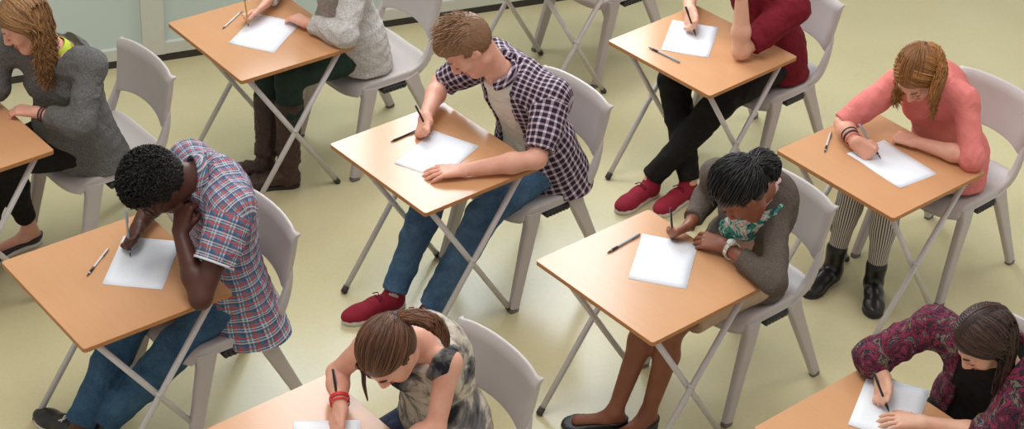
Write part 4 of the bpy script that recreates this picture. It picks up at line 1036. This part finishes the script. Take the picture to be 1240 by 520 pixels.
PEN = {'C': ((0.121, -0.075, 0.724), (0.164, -0.029, 0.855)), 'B': ((0.070, -0.095, 0.724), (0.157, -0.133, 0.865)), '2': ((0.083, 0.013, 0.724), (0.077, 0.033, 0.867)), '4': ((0.091, -0.056, 0.724), (0.150, -0.029, 0.854)), '5': ((0.005, -0.007, 0.724), (0.132, 0.008, 0.831)), '8': ((0.092, -0.205, 0.724), (0.109, -0.188, 0.867)), '7': ((0.071, -0.173, 0.724), (0.173, -0.214, 0.858)), '9': ((0.087, -0.132, 0.724), (0.167, -0.117, 0.844))}

def hair_C(root, base, J, hd):
    strands_hair(root, base, M['hair_light'], hair_cap(hd, .012, 'short', 1, .002), [hair_short(hd, 1500, 2, .042, (0, 1, .35), .0021, .55)])
def hair_B(root, base, J, hd):
    strands_hair(root, base, M['hair_afro'], hair_cap(hd, .016, 'afro', 4, .006), [hair_curls(hd, 1500, 5, .0024, .006, .026)])
def hair_2(root, base, J, hd):
    strands_hair(root, base, M['hair_dark'], hair_cap(hd, .008, 'long'), [hair_loose(hd, 600, 4, .24)])
def hair_4(root, base, J, hd):
    strands_hair(root, base, M['hair_dark'], hair_cap(hd, .012, 'short', 1, .002), [hair_short(hd, 900, 2, .04)])
def ponytail(mat, tie, tailf, n=650, tn=420, prof=(.012, .024, .03, .026, .012), wave=.003, cap=.008, extra=None, r=.0026, seed=2, band_mat='band_dark', front=.034, lift=.008, curl=0, crown=1.0):
    def fn(root, base, J, hd):
        L = [(*hair_pulled(hd, tie, n, seed, r, front=front, lift=lift, curl=curl), crown), hair_tail(tailf(hd), tn, seed + 1, prof, r, wave)]
        if extra: L += extra(hd)
        h = strands_hair(root, base, M[mat], hair_cap(hd, cap, 'pony'), L)
        t0 = tailf(hd); ax = unit(np.array(t0[1]) - np.array(t0[0])); band(np.array(t0[0]) + ax * .012, ax, prof[0] + .003, prof[0] + .003, .014, .006).build('hair_tie', M[band_mat], h, bevel=.002, off=base)
    return fn
def tail_5(hd): a = hd.w(0, -.095, .070); return [a, a + V3(-.03, -.025, .0), a + V3(-.085, -.02, -.05), a + V3(-.115, .015, -.12), a + V3(-.115, .04, -.20)]
def extra_5(hd): return [hair_loose(hd, 520, 9, .21, 0, .0026, .008, .3)]
def tail_7(hd): a = hd.w(0, -.108, .030); return [a, a + V3(-.035, -.040, .012), a + V3(-.080, -.085, .0), a + V3(-.110, -.110, -.04), a + V3(-.125, -.115, -.085)]
def extra_7(hd): p = hd.w(.066, .082, .012); return [hair_tail([hd.w(.040, .060, .085), hd.w(.062, .072, .050), p, p + V3(-.012, .004, -.05), p + V3(-.035, .004, -.105)], 50, 8, (.004, .008, .008, .006, .002), .0022)]
def tail_8(hd): a = hd.w(0, -.105, .035); return [a, a + V3(-.01, -.035, .012), a + V3(-.02, -.070, .0), a + V3(-.03, -.085, -.04), a + V3(-.035, -.085, -.075)]
def hair_1(root, base, J, hd):
    strands_hair(root, base, M['hair_blond'], hair_cap(hd, .010, 'long'), [hair_loose(hd, 1100, 4, .27, .01, .0026, .014, 1.3)])
def hair_9(root, base, J, hd):
    strands_hair(root, base, M['hair_dark'], hair_cap(hd, .010, 'long'), [hair_pulled(hd, (0, -.09, .02), 300, 6), hair_loose(hd, 950, 4, .23, .0, .0026, .003, .75)])
def glasses(root, base, J, sp, hd):
    w = hd.w; fr = None
    m = MB()
    for sx in (-1, 1):
        q = [(sx * (.034 + .026 * math.cos(a)), .106 - .012 * abs(math.cos(a)) * (1 if math.cos(a) > 0 else .2), .002 + .019 * math.sin(a)) for a in np.linspace(0, 6.283, 17)]
        m.tube([w(*p) for p in q], .0022, 6)
    m.tube([w(-.009, .106, .006), w(0, .109, .009), w(.009, .106, .006)], .0022, 6); fr = m.build('glasses', M['ink'], root, off=base)
    for sx in (-1, 1):
        m = MB(); m.tube([w(sx * .060, .094, .006), w(sx * .077, .070, .006), w(sx * .084, .0, .010), w(sx * .082, -.022, -.006)], .0022, 6); m.build('temple_arm', M['ink'], fr, off=base)
def scarf(root, base, J, sp, hd):
    lo, hi = bounds([J['N'], sp['C']], .2); fd = Field(lo, hi, .0055); ax = unit(hd.w(0, -.034, -.03) - J['N'])
    for k in range(16):
        a, b = k * math.pi / 8, (k + 1) * math.pi / 8; f = lambda t: J['N'] - sp['up'] * .020 + sp['xa'] * .078 * math.sin(t) + sp['fwd'] * (.072 * math.cos(t) + .010) - sp['up'] * .030 * (math.cos(t) > 0) * math.cos(t)
        fd.cone(f(a), f(b), .020, .020, .02)
    fd.cone(J['N'] + sp['fwd'] * .085 - sp['up'] * .05, sp['C'] + sp['fwd'] * .125 - sp['up'] * .02, .034, .040, .03, sq=(sp['xa'], 1.5)); fd.cone(J['N'] + sp['fwd'] * .09 - sp['up'] * .07 + sp['xa'] * .03, sp['C'] + sp['fwd'] * .125 + sp['xa'] * .05 - sp['up'] * .08, .026, .028, .03, sq=(sp['xa'], 1.5))
    cloth(fd, base, 'scarf', M['scarf'], root, [(J['N'], sp['C'], .1, V3(0, 1, 0), .1)], .006, 5, .05)

TOP = lambda name, mat, sleeve, **k: dict(kind='top', name=name, mat=mat, sleeve=sleeve, **k)
SH = lambda name, mat, sole, style, **k: dict(kind='shoes', name=name, mat=mat, sole=sole, style=style, **k)
TR = lambda name, mat, **k: dict(kind='trousers', name=name, mat=mat, **k)
def held(n, nm, mats, lab): return (*PEN[n], nm, mats, lab) if n in PEN else None
FEM = dict(w=.90, hs=.92, hsc=.96, bust=1, arm=.88, leg=.92, neck=.044)

CAST = {
 'C': dict(label='young man in dark checked shirt and jeans writing at the middle desk', head=(22, 54, 4), skin='skin_rosy', lip='lip_fair', brow='brow_light', handL=('flat', 0), handR=('pen', 48), w=1.0, back=.035,
   clothes=[TOP('t_shirt', 'white', .4, off=.005, hem=.50, neck=-.012, wr=.003, r=(.052, .05, .04)), TOP('shirt', 'check', (.86, .92), off=.016, hem=.435, tail=(.43, .06), neck=.0, open=.075, openx=-.01, r=(.068, .064, .05), wr=.005), TR('jeans', 'denim', off=.006, r=(.062, .054)), SH('trainer', 'shoe_red', 'sole', 'sneaker', L=.29), dict(kind='socks', mat='white')],
   hair=hair_C, extra=[collar('check', .066, .040, .016, .5)], pen=held('C', 'pen', (M['ink'], M['ink'], M['silver']), 'black pen in the right hand of the boy in the checked shirt')),
 'B': dict(label='young man in blue and red tartan shirt bent low over his desk', head=(6, 62, -6), skin='skin_dark', lip='lip_dark', handL=('curl', 20), handR=('pen', 48), w=1.02, back=.05, neck=.054,
   clothes=[TOP('shirt', 'tartan', (.60, .60), off=.013, hem=.365, tailx=-.05, tail=(.36, .05), neck=.0, r=(.070, .072, .05), wr=.006), TR('jeans', 'denim_b', off=.007, r=(.064, .056)), SH('shoe', 'bleather', 'sole', 'sneaker', L=.29)],
   hair=hair_B, extra=[glasses, cuff('L', .605, .068, 'lining'), cuff('R', .605, .068, 'lining'), collar('tartan', .068, .040, .016, .4)], pen=held('B', 'pen', (M['silver'], M['ink'], M['silver']), 'silver pen in the right hand of the boy in the tartan shirt')),
 '2': dict(label='student in speckled grey jumper and brown boots, head above the frame', head=(0, 45, 0), skin='skin_fair', lip='lip_fair', handL=('relax', 0), handR=('pen', 55), back=.03, **FEM,
   clothes=[TOP('jumper', 'knit', (1.85, 1.85), off=.016, hem=.47, tail=(.47, .02), neck=.01, r=(.062, .058, .042), wr=.005), TR('trousers', 'green', off=.004, r=(.056, .048), len=.24), SH('boot', 'leather', 'sole_dark', 'tall_boot', L=.26)],
   hair=hair_2, pen=held('2', 'pencil', (M['wood_pencil'], M['ink'], M['silver']), 'yellow pencil in the hand of the student in the speckled jumper')),
 '4': dict(label='student in dark red shirt and black trousers with ankles crossed, head above the frame', head=(0, 45, 0), skin='skin_olive', lip='lip_fair', handL=('curl', 0), handR=('pen', 55), w=.98, back=.04,
   clothes=[TOP('shirt', 'red', (.84, .9), off=.012, hem=.47, tail=(.47, .02), neck=.0, r=(.064, .060, .052), wr=.005), TR('trousers', 'black', r=(.062, .050)), SH('trainer', 'shoe_red', 'sole', 'sneaker', L=.28)],
   hair=hair_4, pen=held('4', 'pen', (M['ink'], M['ink'], M['silver']), 'dark pen in the hand of the student in the dark red shirt')),
 '5': dict(label='girl in coral top and striped leggings writing, red-blond hair tied back', head=(-14, 54, 6), skin='skin_rosy', lip='lip_fair', brow='brow_light', handL=('curl', 10), handR=('pen', 60), back=.03, **FEM,
   clothes=[TOP('top', 'coral', (1.02, 1.0), off=.005, hem=.47, tail=(.47, .0), neck=.0, r=(.052, .051, .044), wr=.003), TR('leggings', 'legging', off=.002, r=(.056, .040), wr=.001, len=.90), SH('ankle_boot', 'bleather', 'sole_dark', 'ankle_boot', L=.255)],
   hair=ponytail('hair_ginger', (0, -.095, .070), tail_5, wave=.007, extra=extra_5, n=600, crown=.45), extra=[wristband('R', 'band_dark', .035, .030, .008), wristband('R', 'band_dark', .055, .031, .008), wristband('R', 'coral', .018, .029, .006)], pen=held('5', 'pen', (M['silver'], M['ink'], M['silver']), 'grey pen in the right hand of the girl in coral')),
 '8': dict(label='young woman in grey-brown cardigan, printed scarf and black flats, dark hair tied up', head=(34, 64, 0), skin='skin_brown', lip='lip_brown', handL=('relax', 25), handR=('pen', 55), back=.04, **FEM,
   clothes=[TOP('blouse', 'pink', 0, off=.004, hem=.5, neck=0, wr=.003, r=(.05, .05, .04)), TOP('cardigan', 'cardigan', (1.74, 1.8), off=.008, hem=.47, tail=(.47, .0), neck=.0, open=.045, r=(.045, .046, .038), wr=.002), dict(kind='skirt', name='skirt', mat='beige', len=.80), SH('flat_shoe', 'bleather', 'sole_dark', 'flat', L=.25)],
   hair=ponytail('hair_black', (0, -.105, .035), tail_8, prof=(.024, .040, .046, .040, .024), wave=.010, cap=.004, tn=620, n=900, lift=.022, curl=.004), extra=[scarf, watch('L', .035, .030)], pen=held('8', 'pen', (M['ink'], M['ink'], M['silver']), 'dark pen in the hands of the student in the cardigan')),
 '9': dict(label='young woman in dark magenta patterned jacket with long brown hair, bottom right', head=(24, 48, 0), skin='skin_olive', lip='lip_fair', handL=('flat', 0), handR=('pen', 55), back=.04, **FEM,
   clothes=[TOP('top', 'black', .3, off=.006, hem=.5, neck=0, wr=.003, r=(.05, .05, .04)), TOP('jacket', 'paisley', (1.25, 1.62), off=.014, hem=.45, tail=(.45, .03), neck=.0, open=.070, r=(.062, .064, .056), wr=.005), TR('trousers', 'black', r=(.060, .05)), SH('shoe', 'bleather', 'sole_dark', 'ankle_boot', L=.25)],
   hair=hair_9, pen=held('9', 'pen', (M['ink'], M['ink'], M['silver']), 'black pen in the right hand of the student in the patterned jacket')),
 '7': dict(label='girl with brown ponytail and sleeveless tie-dye top, red wristband, bottom centre', head=(-22, 58, 10), skin='skin_rosy', lip='lip_fair', handL=('flat', 0), handR=('pen', 55), back=.04, **FEM,
   clothes=[TOP('sleeveless_top', 'tiedye', 0, off=.006, hem=.47, tail=(.47, .01), neck=-.012, sleeveless=True, wr=.003), TR('jeans', 'denim_d', r=(.060, .05)), SH('shoe', 'bleather', 'sole_dark', 'sneaker', L=.25)],
   hair=ponytail('hair_brown', (0, -.108, .030), tail_7, extra=extra_7, prof=(.013, .022, .026, .022, .008)), extra=[wristband('R', 'wrist_red', .028, .029, .012), wristband('R', 'wrist_red', .010, .028, .006)], pen=held('7', 'pen', (M['ink'], M['ink'], M['silver']), 'black pen in the hand with the red wristband')),
 '1': dict(label='girl in grey sweatshirt and black leggings seen from the side, far left', head=(22, 34, 0), skin='skin_fair', lip='lip_fair', brow='brow_light', handL=('relax', 0), handR=('relax', 0), back=.03, **FEM,
   clothes=[TOP('sweatshirt', 'sweat', (1.72, 1.85), off=.016, hem=.455, tail=(.45, .04), neck=.0, r=(.056, .055, .046), wr=.004), TR('leggings', 'black', off=.004, r=(.058, .046), len=.84), SH('shoe', 'bleather', 'sole', 'flat', L=.25)],
   hair=hair_1, extra=[collar('lime', .056, .040, .012, .2, .038), wristband('L', 'band_dark', .03, .029, .006), wristband('L', 'band_dark', .045, .030, .006)]),
}
for n in CAST:
    c = CAST[n]
    if c.get('pen') is None: c.pop('pen', None)
    person(n, JOINTS[n], c)
